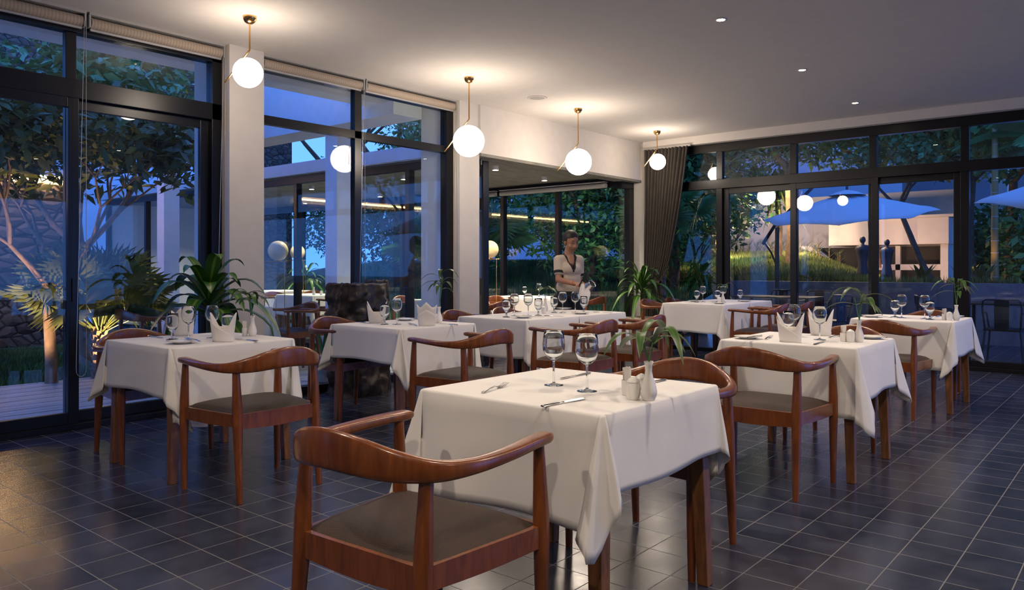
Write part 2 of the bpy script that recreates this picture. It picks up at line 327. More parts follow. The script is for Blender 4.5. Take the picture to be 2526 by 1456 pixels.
# ================================================================== CHAIRS
def make_chair():
    r = empty('dining_chair', (0, 0, 0), 0, 'x', 'chair')
    M = MB()
    def leg(p, rr): MB().tube(p, rr, 14).build('leg', WOOD, r, smooth=1)
    for s in (-1, 1):
        leg([(s*.288, .225, 0), (s*.288, .225, .2), (s*.29, .222, .40), (s*.29, .220, .48), (s*.288, .216, .60), (s*.287, .212, .69)], [.015, .019, .0245, .0245, .020, .016])
        leg([(s*.242, -.255, 0), (s*.240, -.240, .2), (s*.237, -.225, .40), (s*.237, -.222, .48), (s*.237, -.215, .60), (s*.235, -.208, .675)], [.016, .020, .026, .026, .021, .019])
    f = MB()
    def rail(a, b, z0, z1, t, sag=0):
        A, B = Vector((*a, 0)), Vector((*b, 0)); d = (B-A).normalized(); n_ = Vector((-d.y, d.x, 0))*t; N_ = 8; vs = []
        for i in range(N_+1):
            p = A.lerp(B, i/N_); zz = z0-sag*math.sin(pi*i/N_)
            vs += [p-n_+Vector((0, 0, zz)), p+n_+Vector((0, 0, zz)), p+n_+Vector((0, 0, z1)), p-n_+Vector((0, 0, z1))]
        fs = [(0, 1, 2, 3), tuple(4*N_+k for k in (3, 2, 1, 0))]
        for i in range(N_):
            for k in range(4): fs.append((4*i+k, 4*i+4+k, 4*i+4+(k+1) % 4, 4*i+(k+1) % 4))
        f.add(vs, fs)
    rail((-.285, .225), (.285, .225), .385, .448, .012, -.006); rail((.235, -.222), (-.235, -.222), .375, .448, .012, .012)
    rail((.287, .215), (.237, -.215), .385, .448, .012, .006); rail((-.237, -.215), (-.287, .215), .385, .448, .012, .006)
    f.build('seat_frame', WOOD, r)
    # padded seat
    s = MB(); N_ = 16; vs = []; fs = []
    for j in range(N_+1):
        v = j/N_*2-1
        for i in range(N_+1):
            u = i/N_*2-1; hw = .262+.024*v; k = (1-u**8)*(1-v**8); rim = (1-abs(u)**5)*(1-abs(v)**5)
            vs.append((hw*u*(1-.03*abs(v)**6), .222*v*(1-.03*abs(u)**6)+.002, .447+.012*k**.5+.022*rim))
    for j in range(N_):
        for i in range(N_): a = j*(N_+1)+i; fs.append((a, a+1, a+N_+2, a+N_+1))
    s.add(vs, fs)
    ring = [i for i in range(N_+1)]+[(j+1)*(N_+1)+N_ for j in range(N_)]+[N_*(N_+1)+N_-1-i for i in range(N_)]+[(N_-1-j)*(N_+1) for j in range(N_-1)]
    b = [(vs[i][0], vs[i][1], .435) for i in ring]; o = s.add(b, [])
    for k in range(len(ring)): s.f.append((ring[k], o+k, o+(k+1) % len(ring), ring[(k+1) % len(ring)]))
    s.build('seat', LEATHER, r, smooth=1)
    # one continuous arm-and-back rail
    key = [(.283, .268, .700, .028, .0165), (.296, .17, .699, .027, .0165), (.306, .04, .693, .025, .0175), (.298, -.09, .687, .022, .0205), (.262, -.195, .688, .020, .028), (.19, -.272, .703, .017, .040), (.10, -.318, .724, .014, .050), (0, -.333, .734, .013, .0535)]
    full = key+[(-a, b_, c, d, e) for a, b_, c, d, e in reversed(key[:-1])]
    pts = []
    for i in range(len(full)-1):          # catmull-rom
        p = [full[max(0, i-1)], full[i], full[i+1], full[min(len(full)-1, i+2)]]
        for q in range(5):
            t = q/5; pts.append([.5*((2*p[1][k])+(-p[0][k]+p[2][k])*t+(2*p[0][k]-5*p[1][k]+4*p[2][k]-p[3][k])*t*t+(-p[0][k]+3*p[1][k]-3*p[2][k]+p[3][k])*t**3) for k in range(5)])
    pts.append(list(full[-1])); P = [Vector(q[:3]) for q in pts]; n = 16; vs = []; fs = []
    for i, q in enumerate(pts):
        t = (P[min(i+1, len(P)-1)]-P[max(i-1, 0)]).normalized(); a = t.cross(Vector((0, 0, 1))).normalized(); bb = a.cross(t).normalized()
        e = 1.0 if 1 < i < len(pts)-2 else (.86 if i in (1, len(pts)-2) else .55)
        for k in range(n):
            c, s_ = math.cos(2*pi*k/n), math.sin(2*pi*k/n); ce = math.copysign(abs(c)**.6, c); se = math.copysign(abs(s_)**.6, s_)
            vs.append(P[i]+a*q[3]*ce*e+bb*q[4]*se*e)
    for i in range(len(P)-1):
        for k in range(n): fs.append((i*n+k, i*n+(k+1) % n, (i+1)*n+(k+1) % n, (i+1)*n+k))
    fs += [tuple(range(n)), tuple((len(P)-1)*n+n-1-k for k in range(n))]
    t = MB(); t.add(vs, fs); t.build('back_rail', WOOD, r, smooth=1, merge=1e-6)
    return r
CHAIR = make_chair()
def chair(x, y, rz, label, group=None): return place(CHAIR, USED, (x, y, 0), math.radians(rz), label, group)
# ================================================================== TABLES
def table(x0, x1, y0, y1, label, group=None):
    cx, cy = (x0+x1)/2, (y0+y1)/2; r = empty('dining_table', (cx, cy, 0), 0, label, 'table', group)
    hx, hy = (x1-x0)/2-.006, (y1-y0)/2-.006
    MB().box(-hx, hx, -hy, hy, .722, .75).build('tabletop', TWOOD, r, bevel=.003)
    MB().box(-hx+.05, hx-.05, -hy+.04, -hy+.06, .66, .722).box(-hx+.05, hx-.05, hy-.06, hy-.04, .66, .722).box(-hx+.04, -hx+.06, -hy+.05, hy-.05, .66, .722).box(hx-.06, hx-.04, -hy+.05, hy-.05, .66, .722).build('apron', TWOOD, r)
    for sx_ in (-1, 1):
        for sy in (-1, 1):
            m = MB(); t, b = .031, .022; X_, Y_ = sx_*(hx-.045), sy*(hy-.045); X2, Y2 = sx_*(hx-.022), sy*(hy-.022)
            vs = [(X2+i*b, Y2+j*b, 0) for i, j in ((-1, -1), (1, -1), (1, 1), (-1, 1))]+[(X_+i*t, Y_+j*t, .722) for i, j in ((-1, -1), (1, -1), (1, 1), (-1, 1))]
            m.add(vs, [(0, 3, 2, 1), (4, 5, 6, 7), (0, 1, 5, 4), (1, 2, 6, 5), (2, 3, 7, 6), (3, 0, 4, 7)]); m.build('leg', TWOOD, r, bevel=.004)
    return r
STY = {
 'M': [(0, (.05, .01)), (.18, (.20, -.10)), (.34, (.27, .04)), (.47, (.09, .06)), (.53, (.05, .09)), (.68, (.05, .24)), (.84, (-.08, .18)), (1, (.01, .05))],
 'D': [(0, (.05, 0)), (.25, (.10, -.05)), (.5, (.21, .20)), (.75, (-.05, .10)), (1, (0, .05))],
 'A': [(0, (.04, .0)), (.15, (.10, -.06)), (.4, (.20, -.16)), (.55, (.20, .0)), (.7, (.10, .10)), (.85, (.03, .10)), (1, (0, .05))],
 'B': [(0, (.05, 0)), (.15, (.12, .03)), (.3, (.12, .12)), (.45, (.0, .20)), (.6, (-.16, .20)), (.85, (-.05, .08)), (1, (0, .04))],
}
def cloth(x0, x1, y0, y1, drops, styles, label, seed=0, group=None, zt=.756, m=None):
    rnd = random.Random(seed); rho = .010; P = [Vector((x0, y0)), Vector((x1, y0)), Vector((x1, y1)), Vector((x0, y1))]; Nn = [Vector((0, -1)), Vector((1, 0)), Vector((0, 1)), Vector((-1, 0))]
    cols = []
    for s in range(4):
        A, B = P[s], P[(s+1) % 4]; L = (B-A).length; n = max(10, int(L/.04)); ph = rnd.random()*6; am = .012+.02*rnd.random(); L0, L1 = drops[s], drops[s]
        for i in range(n+1):
            t = i/n; c = A.lerp(B, t); e = min(t, 1-t)
            fl = .045+am*math.sin(ph+t*L*9)*min(1, e*6)+.03*math.sin(ph*2+t*L*4)*min(1, e*5)
            cols.append((c, Nn[s]*fl, drops[s]+.006*math.sin(ph+t*7)))
        LA, LB = drops[s], drops[(s+1) % 4]; nA, nB = Nn[s], Nn[(s+1) % 4]
        for i in range(1, 22):
            q = i/22; th = q*pi/2; Lr = min(LA/max(1e-3, math.cos(th)), LB/max(1e-3, math.sin(th))); Lr = min(Lr, math.hypot(LA, LB))
            u = interp(STY[styles[s]], q); cols.append((P[(s+1) % 4], nA*u[0]+nB*u[1], Lr))
    K = 14; vs = []; fs = []; nc = len(cols)
    for c, d, L in cols:
        m_ = min(.95, d.length); cz = math.sqrt(1-m_*m_)
        vs.append((c.x-(0), c.y, zt))
        for k in range(1, K+1):
            r = L*(k/K)**1.15 if k > 2 else L*.02*k
            if r < rho*1.4: a = r/rho; o = rho*math.sin(a); z = rho*(1-math.cos(a))
            else: o = rho+0*r; z = rho*.83+(r-rho*1.4)*cz
            dirn = d.normalized() if d.length > 1e-4 else d
            w = .0025*noise.noise(Vector((c.x*6+r*4, c.y*6, seed+r*9)))
            q = c+dirn*o*1+d*max(0, r-.01)+dirn*w
            vs.append((q.x, q.y, zt-z))
    R = K+1
    for i in range(nc):
        j = (i+1) % nc
        for k in range(K): fs.append((i*R+k, i*R+k+1, j*R+k+1, j*R+k))
    # flat top with an inner ring
    o = len(vs); cc = Vector(((x0+x1)/2, (y0+y1)/2)); ins = []
    for c, d, L in cols: v = cc+(c-cc)*.985; vs.append((v.x, v.y, zt))
    for i in range(nc):
        j = (i+1) % nc; fs.append((i*R, j*R, o+j, o+i))
    fs.append(tuple(o+i for i in range(nc)))
    b = MB(); b.add(vs, fs); ob = b.build('tablecloth', m or CLOTH, smooth=2, merge=1e-5)
    sd = ob.modifiers.new('s', 'SOLIDIFY'); sd.thickness = .0012; sd.offset = 1
    return tag(ob, label, 'tablecloth', group)
TB = {'front': (-2.062, -1.283, 1.965, 2.742), 'left': (-4.955, -4.165, 2.055, 2.84), 'second': (-4.985, -4.19, 3.765, 4.55),
      'mid1': (-4.875, -4.095, 5.10, 5.88), 'mid2': (-4.875, -4.095, 5.89, 6.67), 'cur1': (-4.79, -3.99, 8.74, 9.52), 'cur2': (-4.79, -3.99, 9.53, 10.24),
      'right': (-2.06, -1.272, 4.49, 5.265), 'far': (-2.05, -1.265, 7.13, 7.92)}
TL = {'front': 'nearest square wooden table, standing in the middle foreground', 'left': 'square wooden table beside the first glass bay, left of the picture',
      'second': 'square wooden table in front of the carved stump, beside the second glass bay', 'mid1': 'nearer half of the long pair of tables the waitress is setting',
      'mid2': 'farther half of the long pair of tables, right beside the waitress', 'cur1': 'nearer half of the long pair of tables by the dark curtain',
      'cur2': 'farther half of the long pair of tables by the curtain, touching the garden windows', 'right': 'square wooden table on the right with two folded napkins and a vase',
      'far': 'square wooden table farthest to the right, before the terrace doors'}
DR = {'front': ((.365, .26, .36, .34), 'MBDD'), 'left': ((.28, .41, .33, .30), 'BADD'), 'second': ((.26, .38, .3, .30), 'MADD'), 'mid1': ((.34, .36, .02, .3), 'BAAD'),
      'mid2': ((.33, .36, .3, .3), 'ABDD'), 'cur1': ((.36, .40, .3, .3), 'MADD'), 'cur2': ((.37, .40, .12, .3), 'DBDD'), 'right': ((.40, .30, .33, .33), 'BDDD'), 'far': ((.40, .30, .33, .33), 'ADDD')}
for i, (k, b) in enumerate(TB.items()):
    table(*b, TL[k]); cloth(b[0], b[1], b[2], b[3], DR[k][0] if k != 'mid1' else (.34, .36, .34, .3), DR[k][1],
        'white linen cloth draped over the '+{'front': 'nearest table in the foreground', 'left': 'table beside the first glass bay at left', 'second': 'table in front of the carved stump', 'mid1': 'nearer half of the long table being set',
        'mid2': 'farther half of the long table, next to the waitress', 'cur1': 'nearer half of the long table by the curtain', 'cur2': 'farther half of the long table by the curtain', 'right': 'right-hand table with napkins', 'far': 'farthest right table by the terrace doors'}[k], seed=i*3+1)
chair(-1.66, 1.555, 3, 'reddish wooden armchair in the foreground, its back to the camera')
chair(-1.652, 2.935, 180, 'reddish wooden armchair behind the nearest table, seen over the tablecloth')
chair(-3.825, 2.365, 90, 'reddish wooden armchair at the near right side of the left-hand table')
chair(-5.06, 2.375, -90, 'reddish wooden armchair behind the left-hand table, against the sliding doors')
chair(-3.755, 3.98, 90, 'reddish wooden armchair at the right side of the table before the stump')
chair(-5.13, 4.07, -90, 'reddish wooden armchair behind the second table, in front of the dark stump')
chair(-3.70, 5.27, 90, 'reddish wooden armchair at the near end of the long table being set')
chair(-3.70, 6.08, 90, 'reddish wooden armchair at the far end of the long table, its arm over the joint')
chair(-5.04, 5.50, -90, 'reddish wooden armchair behind the long table near the white column')
chair(-5.02, 6.22, -90, 'reddish wooden armchair behind the long table in front of the annex opening')
chair(-3.62, 8.95, 90, 'reddish wooden armchair at the near part of the long table by the curtain')
chair(-3.62, 9.75, 90, 'reddish wooden armchair at the far part of the curtain table, near the windows')
chair(-4.95, 9.12, -90, 'reddish wooden armchair left of the curtain table, in front of the potted corn plant')
chair(-4.97, 9.82, -90, 'reddish wooden armchair behind the curtain table, only its rail showing')
chair(-1.665, 4.225, 1, 'reddish wooden armchair at the near side of the right-hand table')
chair(-1.69, 5.56, 180, 'reddish wooden armchair behind the right-hand table, hidden by napkins and shakers')
chair(-1.70, 6.93, 0, 'reddish wooden armchair at the near side of the farthest right table')
chair(-1.69, 8.21, 180, 'reddish wooden armchair behind the farthest right table by the glass')
# ================================================================== TABLEWARE
def wine_glass(h=.205, rb=.043):
    s = h/.205; b = rb/.043
    o_ = [(.001, 0), (.036*b, .0005), (.036*b, .002), (.02*b, .004), (.006, .008), (.0042, .014), (.0038, .05), (.0040, .088), (.0065, .094), (.018*b, .101), (.032*b, .114), (.0405*b, .133), (.043*b, .150), (.0405*b, .175), (.0365*b, .2035), (.0358*b, .205)]
    i_ = [(.0349*b, .204), (.0392*b, .175), (.0416*b, .150), (.039*b, .134), (.0305*b, .1165), (.016*b, .1045), (.001, .100)]
    return MB().lathe([(r, z*s) for r, z in o_+i_], n=28)
def goblet():
    o_ = [(.001, 0), (.034, .0008), (.034, .003), (.018, .007), (.008, .013), (.0065, .02), (.0095, .030), (.0075, .042), (.012, .050), (.024, .062), (.0345, .082), (.0375, .105), (.0365, .135), (.034, .160)]
    i_ = [(.0330, .1595), (.0352, .135), (.0360, .105), (.0328, .084), (.022, .067), (.010, .060), (.001, .058)]
    return MB().lathe(o_+i_, n=28)
WG = wine_glass().build('wine_glass', GLASS, smooth=2, merge=1e-5); tag(WG, 'x', 'glass'); GB = goblet().build('water_goblet', GLASS, smooth=2, merge=1e-5); tag(GB, 'x', 'glass')
PLATE = tag(MB().lathe([(.001, 0), (.045, 0), (.047, .004), (.062, .010), (.085, .016), (.086, .018), (.080, .018), (.058, .012), (.044, .007), (.001, .007)], n=40).build('side_plate', PORC, smooth=2, merge=1e-5), 'x', 'plate')
def knife():
    m = MB(); pts = [(-.105, 0, .004), (-.10, 0, .004), (-.02, 0, .0045), (0, 0, .004)]
    m.tube(pts, 0, 10, squash=[(.007, .003), (.0085, .0038), (.0062, .0032), (.005, .0028)], up=(0, 0, 1))
    vs = []; n = 10
    for i in range(n+1):
        t = i/n; x_ = t*.115; wy = .0045+.005*math.sin(min(1, t*1.3)*pi*.5); tip = 1-max(0, (t-.75)/.25)**2
        vs += [(x_, -wy*tip, .0035), (x_, wy*.75*(.3+.7*tip), .0035), (x_, wy*.75*(.3+.7*tip), .0052), (x_, -wy*tip, .0045)]
    fs = [(0, 1, 2, 3), tuple(4*n+k for k in (3, 2, 1, 0))]
    for i in range(n):
        for k in range(4): fs.append((4*i+k, 4*i+4+k, 4*i+4+(k+1) % 4, 4*i+(k+1) % 4))
    m.add(vs, fs); return m
def fork():
    m = MB(); m.tube([(-.115, 0, .003), (-.11, 0, .004), (-.06, 0, .009), (-.01, 0, .011), (.02, 0, .004)], 0, 8, squash=[(.006, .0018), (.0075, .002), (.0055, .002), (.0035, .0022), (.006, .0018)], up=(0, 0, 1))
    vs = []; prof = [(.015, .006, .005), (.028, .0115, .0025), (.040, .0125, .003)]
    for x_, wy, z_ in prof: vs += [(x_, -wy, z_), (x_, wy, z_), (x_, wy, z_+.0016), (x_, -wy, z_+.0016)]
    fs = [(0, 1, 2, 3), (11, 10, 9, 8)]
    for i in range(2):
        for k in range(4): fs.append((4*i+k, 4*i+4+k, 4*i+4+(k+1) % 4, 4*i+(k+1) % 4))
    m.add(vs, fs)
    for k in range(4):
        yy = -.0105+k*.007; m.tube([(.038, yy, .004), (.055, yy, .0065), (.085, yy*.95, .013)], [.0017, .0015, .0008], 6)
    return m
KN = tag(knife().build('table_knife', STEEL, smooth=1), 'x', 'knife'); FK = tag(fork().build('table_fork', STEEL, smooth=1), 'x', 'fork')
def make_shaker():
    r = empty('salt_shaker', label='x', cat='shaker')
    MB().lathe([(.001, 0), (.019, 0), (.0215, .006), (.0245, .025), (.0245, .045), (.0225, .056), (.0215, .058), (.001, .058)], n=24).build('body', PORC, r, smooth=1)
    MB().lathe([(.0235, .058), (.0235, .0605), (.019, .066), (.012, .071), (.006, .0745), (.001, .0755)], n=24).build('cap', PORC, r, smooth=2); return r
def make_pick():
    r = empty('toothpick_holder', label='x', cat='toothpick holder')
    cup = MB().lathe([(.001, 0), (.017, 0), (.018, .003), (.018, .052), (.0165, .052), (.0165, .004), (.001, .004)], n=20).build('cup', PORC, r, smooth=1)
    m = MB(); rn = random.Random(4)
    for i in range(11):
        a = rn.random()*6.3; q = .011*math.sqrt(rn.random()); dx, dy = math.cos(a)*q, math.sin(a)*q; h = .088+rn.random()*.012; t = rn.random()*pi
        cx_, cy_ = math.cos(t)*.0065, math.sin(t)*.0065; k = 1.5
        m.add([(dx-cx_, dy-cy_, .01), (dx+cx_, dy+cy_, .01), (dx*k+cx_*1.2, dy*k+cy_*1.2, h), (dx*k-cx_*1.2, dy*k-cy_*1.2, h)], [(0, 1, 2, 3)])
    m.build('paper_sachets', NAPK, cup); return r
VASE = tag(MB().lathe([(.001, 0), (.020, 0), (.0215, .004), (.0275, .018), (.0285, .030), (.024, .052), (.015, .078), (.0115, .098), (.0125, .115), (.0165, .130), (.0150, .130), (.0105, .115), (.0095, .098), (.001, .09)], n=28).build('bud_vase', PORC, smooth=2, merge=1e-5), 'x', 'vase')
SHK = make_shaker(); PCK = make_pick()
def napkin(kind, size=1.0):
    r = empty('folded_napkin', label='x', cat='napkin'); n = 48; K = 8
    def top(a):
        c = abs(math.cos(a)); s = math.sin(a)
        ear = max(0, (c-.55)/.45)
        if kind: return .085+.055*max(0, 1-abs(((a+pi/2+pi) % (2*pi))-pi)/1.0)+.04*ear
        return .068+.066*ear**1.1-.010*(s < 0)*(1-c)
    def sheet(name, off, a0, a1, f):
        m = MB(); vs = []; fs = []
        for i in range(n+1):
            a = a0+(a1-a0)*i/n; lo, hi = f(a, i/n)
            for k in range(K+1):
                z = lo+(hi-lo)*k/K; q = 1+.12*(z/.13); rx, ry = (.060+off)*(1+.25*z/.13), (.034+off)*(1+.25*z/.13)
                vs.append((rx*math.cos(a), ry*math.sin(a), z))
        for i in range(n):
            for k in range(K): fs.append((i*(K+1)+k, (i+1)*(K+1)+k, (i+1)*(K+1)+k+1, i*(K+1)+k+1))
        m.add(vs, fs); o = m.build(name, NAPK, r, smooth=2); md = o.modifiers.new('s', 'SOLIDIFY'); md.thickness = .002
    sheet('body', 0, 0, 2*pi, lambda a, t: (.0, top(a)*size*1.3))
    sheet('front_fold', .004, pi*1.02, pi*1.98, lambda a, t: (.0, (.018+.098*max(0, 1-t)**1.2*(1 if t < .8 else .8))*size*1.3 if not kind else (.095-.09*abs(t-.5))*size*1.3))
    r.location = (0, 0, 0); return r
NP0 = napkin(0); NP1 = napkin(1)
def sprig(name, seed, n=7, spread=.16, h=.12, lean=(0, 0)):
    "cut bamboo stems with arching leaves, standing in a vase"
    rn = random.Random(seed); r = empty('bamboo_sprig', label='x', cat='plant'); st = MB(); lf = MB()
    tips = []
    for k in range(3):
        a = rn.random()*6.3; hh = h*(.6+.4*rn.random()); ex, ey = lean[0]+.03*math.cos(a), lean[1]+.03*math.sin(a)
        P = [(0.002*math.cos(a), .002*math.sin(a), .02), (0.002, 0, .13), (ex*.5, ey*.5, .13+hh*.5), (ex, ey, .13+hh)]
        st.tube(P, [.0028, .003, .0028, .002], 6); tips.append(P)
    for i in range(n):
        P = tips[i % 3]; t = .35+.65*rn.random(); b = Vector(P[2]).lerp(Vector(P[3]), t); a = 2*pi*i/n+rn.random()*.7; L = spread*(.65+.5*rn.random()); up = .25+.9*rn.random()
        d = Vector((math.cos(a), math.sin(a), 0)); pts = []; wd = []
        for q in range(9):
            u = q/8; pts.append(b+d*L*u*(1-.15*u)+Vector((0, 0, L*(up*u-(up+.35)*u*u*.9)))); wd.append(.0165*math.sin(pi*min(1, u*.93+.07))**.8*(1 if u < .97 else .1)+.0006)
        lf.ribbon(pts, wd, d.cross(Vector((0, 0, 1))), .25)
    lf.build('leaves', SPRIG, r, smooth=2); st.build('stems', LEAFM, r, smooth=1); return r
def put(p, px, py, rz, label, group=None, z=.757):
    X_, Y_ = at(px, py, z); return place(p, USED, (X_, Y_, z+.001), math.radians(rz), label, group)
def lay(p, a, b, label, z=.757):
    A, B = Vector(at(*a, z)), Vector(at(*b, z)); m_ = (A+B)/2; ang = math.atan2((B-A).y, (B-A).x); off = -.005 if p is KN else .015; d = Vector((math.cos(ang), math.sin(ang)))
    return place(p, USED, (m_.x+d.x*off, m_.y+d.y*off, z+.001), ang, label)
# -- nearest table
put(WG, 1366, 951, 0, 'tall wine glass on the nearest table, the left and farther of the pair')
put(WG, 1448, 966, 0, 'tall wine glass on the nearest table, the right and nearer of the pair')
lay(FK, (1168, 979), (1268, 946), 'steel fork lying alone on the left of the nearest table')
lay(KN, (1337, 1006), (1446, 985), 'steel knife near the front corner of the nearest table')
lay(KN, (1462, 921), (1373, 939), 'steel knife at the far edge of the nearest table behind the glasses')
lay(KN, (1637, 940), (1575, 954), 'steel knife at the far edge of the nearest table, mostly behind the vase')
put(PCK, 1546, 975, 0, 'white toothpick cup on the nearest table, filled with paper sachets')
put(SHK, 1562, 986, 0, 'white porcelain shaker in front of the toothpick cup on the nearest table')
put(SHK, 1583, 976, 0, 'white porcelain shaker on the nearest table half hidden behind the vase')
put(VASE, 1600, 988, 0, 'slim white bud vase on the nearest table')
# -- left table
put(GB, 425, 838, 0, 'short-stemmed goblet on the left table, behind the side plate')
put(WG, 465, 838, 0, 'tall wine glass on the left table, in front of the standing napkin')
put(WG, 524, 834, 0, 'tall wine glass on the left table, left of the pointed napkin')
put(GB, 562, 838, 0, 'short goblet on the left table, hidden behind the pointed napkin')
put(PLATE, 449, 848, 0, 'white side plate near the front corner of the left table')
lay(FK, (503, 846), (450, 837), 'steel fork on the left table beside the side plate', z=.772)
lay(KN, (358, 829), (412, 837), 'steel knife on the left table at its left edge')
lay(KN, (635, 843), (580, 838), 'steel knife on the left table, right of the pointed napkin')
put(NP0, 551, 843, 38, 'pointed two-eared napkin standing at the front edge of the left table')
put(NP1, 452, 828, 40, 'folded napkin standing at the back of the left table behind two glasses')
put(PCK, 604, 829, 0, 'white toothpick cup on the left table beside the vase')
put(VASE, 623, 829, 0, 'slim white bud vase on the left table')
# -- second table
put(NP0, 930, 797, 40, 'two-pointed napkin standing at the back left of the table before the stump', )
put(NP1, 1053, 804, 40, 'peaked napkin standing near the vase on the table before the stump')
put(GB, 949, 801, 0, 'short goblet on the table before the stump, in front of its left napkin')
put(WG, 979, 801, 0, 'tall wine glass on the table before the stump')
put(PLATE, 1000, 791, 0, 'white side plate on the table before the stump')
lay(FK, (1046, 809), (993, 797), 'steel fork on the table before the stump')
lay(KN, (880, 795), (930, 801), 'steel knife at the left edge of the table before the stump')
lay(KN, (1124, 803), (1090, 800), 'steel knife on the table before the stump, right of the vase')
put(SHK, 1075, 797, 0, 'white porcelain shaker between napkin and vase on the table before the stump')
put(VASE, 1083, 797, 0, 'slim white bud vase on the table before the stump')
# -- long table being set
for i, (p, a, b, rz, l) in enumerate([(GB, 1249, 783, 0, 'leftmost short goblet on the long table being set'), (WG, 1269, 780, 0, 'leftmost tall wine glass on the long table being set'),
    (WG, 1303, 780, 0, 'tall wine glass in the middle left of the long table being set'), (GB, 1328, 779, 0, 'short goblet beside the shaker on the long table being set'),
    (GB, 1367, 772, 0, 'short goblet under the hands of the waitress'), (WG, 1388, 772, 0, 'tall wine glass left of the water jug on the long table'),
    (WG, 1419, 771, 0, 'tall wine glass being filled under the water jug'), (GB, 1440, 771, 0, 'rightmost short goblet on the long table being set'),
    (PLATE, 1290, 785, 0, 'white side plate at the near corner of the long table being set'), (PLATE, 1433, 775, 0, 'white side plate at the right edge of the long table being set'),
    (PLATE, 1391, 764, 0, 'white side plate at the far edge of the long table, nearest the waitress'), (KN, 1190, 778, 5, 'steel knife at the left end of the long table being set'), (KN, 1365, 781, 0, 'steel knife at the front edge of the long table being set'),
    (KN, 1486, 772, 0, 'steel knife at the right end of the long table being set'), (FK, 1312, 782, 200, 'steel fork beside the near side plate of the long table'), (FK, 1272, 772, 90, 'steel fork at the back edge of the long table being set'),
    (SHK, 1341, 775, 0, 'white porcelain shaker beside the vase on the long table being set'), (VASE, 1345, 768, 0, 'white bud vase on the long table being set')]):
    put(p, a, b, rz, l)
# -- long table by the curtain
for p, a, b, rz, l in [(GB, 1719, 746.5, 0, 'leftmost short goblet on the curtain table'), (WG, 1734, 745, 0, 'tall wine glass on the left of the curtain table'), (GB, 1770, 745.5, 0, 'short goblet in the middle of the curtain table'),
    (WG, 1784, 744.5, 0, 'tall wine glass behind the vase on the curtain table'), (GB, 1826, 743.5, 0, 'rightmost short goblet on the curtain table'), (PLATE, 1713, 744.5, 0, 'white side plate at the left of the curtain table'),
    (PLATE, 1774, 750, 0, 'white side plate at the near corner of the curtain table'), (PLATE, 1837, 745, 0, 'white side plate at the right of the curtain table'), (SHK, 1774, 746.5, 0, 'white porcelain shaker beside the vase on the curtain table'), (VASE, 1783, 745, 0, 'white bud vase on the curtain table')]:
    put(p, a, b, rz, l)
# -- right table
put(NP0, 1950, 844, 3, 'two-eared napkin standing at the front of the right-hand table')
put(NP0, 2025, 828, 3, 'two-eared napkin at the back of the right-hand table, seen through a glass')
put(WG, 1959, 829, 0, 'tall wine glass of the right-hand table, behind the front napkin'); put(GB, 1945, 829, 0, 'short goblet of the right-hand table, half behind the front napkin')
put(WG, 2022, 839, 0, 'tall wine glass standing alone in the middle of the right-hand table')
put(PLATE, 1845, 836, 0, 'white side plate at the left end of the right-hand table'); put(PLATE, 2150, 836, 0, 'white side plate at the right end of the right-hand table')
lay(FK, (1877, 843), (1912, 829), 'steel fork beside the left plate of the right-hand table'); lay(KN, (2008, 852), (2034, 844), 'steel knife at the front edge of the right-hand table')
lay(KN, (1845, 835), (1880, 829), 'steel knife resting on the left plate of the right-hand table', z=.777); put(FK, 2066, 832, 80, 'steel fork behind the shakers of the right-hand table')
put(PCK, 2080, 843, 0, 'white toothpick cup on the right-hand table'); put(SHK, 2098, 844, 0, 'white porcelain shaker on the right-hand table'); put(VASE, 2119, 844, 0, 'slim white bud vase on the right-hand table')
# -- farthest right table
for p, a, b, rz, l in [(GB, 2208, 783, 0, 'left short goblet on the farthest right table'), (WG, 2224, 784.5, 0, 'left tall wine glass on the farthest right table'), (WG, 2281, 787, 0, 'right tall wine glass on the farthest right table'), (GB, 2294, 789, 0, 'right short goblet on the farthest right table'),
    (PLATE, 2150, 783, 0, 'white side plate at the left of the farthest right table'), (PLATE, 2352, 783.5, 0, 'white side plate at the right of the farthest right table'), (FK, 2188, 785, 60, 'steel fork at the left of the farthest right table'), (FK, 2308, 783, 80, 'steel fork behind the shaker of the farthest right table'),
    (PCK, 2329, 790, 0, 'white toothpick cup on the farthest right table'), (SHK, 2342, 791, 0, 'white porcelain shaker on the farthest right table'), (VASE, 2359, 791, 0, 'slim white bud vase on the farthest right table')]:
    put(p, a, b, rz, l)
def vsprig(px, py, seed, label, **k):
    s = sprig('s', seed, **k); X_, Y_ = at(px, py); s.location = (X_, Y_, .757); s['label'] = label; return s
vsprig(1600, 988, 11, 'bamboo sprig with broad arching leaves in the vase on the nearest table', n=8, spread=.21, h=.10)
vsprig(623, 829, 5, 'bushy green sprig in the vase on the left table', n=12, spread=.17, h=.16)
vsprig(1083, 797, 8, 'upright bamboo sprig in the vase before the white column', n=11, spread=.20, h=.28)
vsprig(1345, 768, 9, 'tall green sprig in the vase in front of the waitress', n=8, spread=.15, h=.14)
vsprig(1783, 745, 15, 'small green sprig in the vase on the curtain table', n=6, spread=.13, h=.14)
vsprig(2119, 844, 21, 'thin bamboo sprig with long level leaves in the vase of the right-hand table', n=8, spread=.26, h=.17)
vsprig(2359, 791, 25, 'spreading bamboo sprig in the vase of the farthest right table', n=10, spread=.25, h=.22)
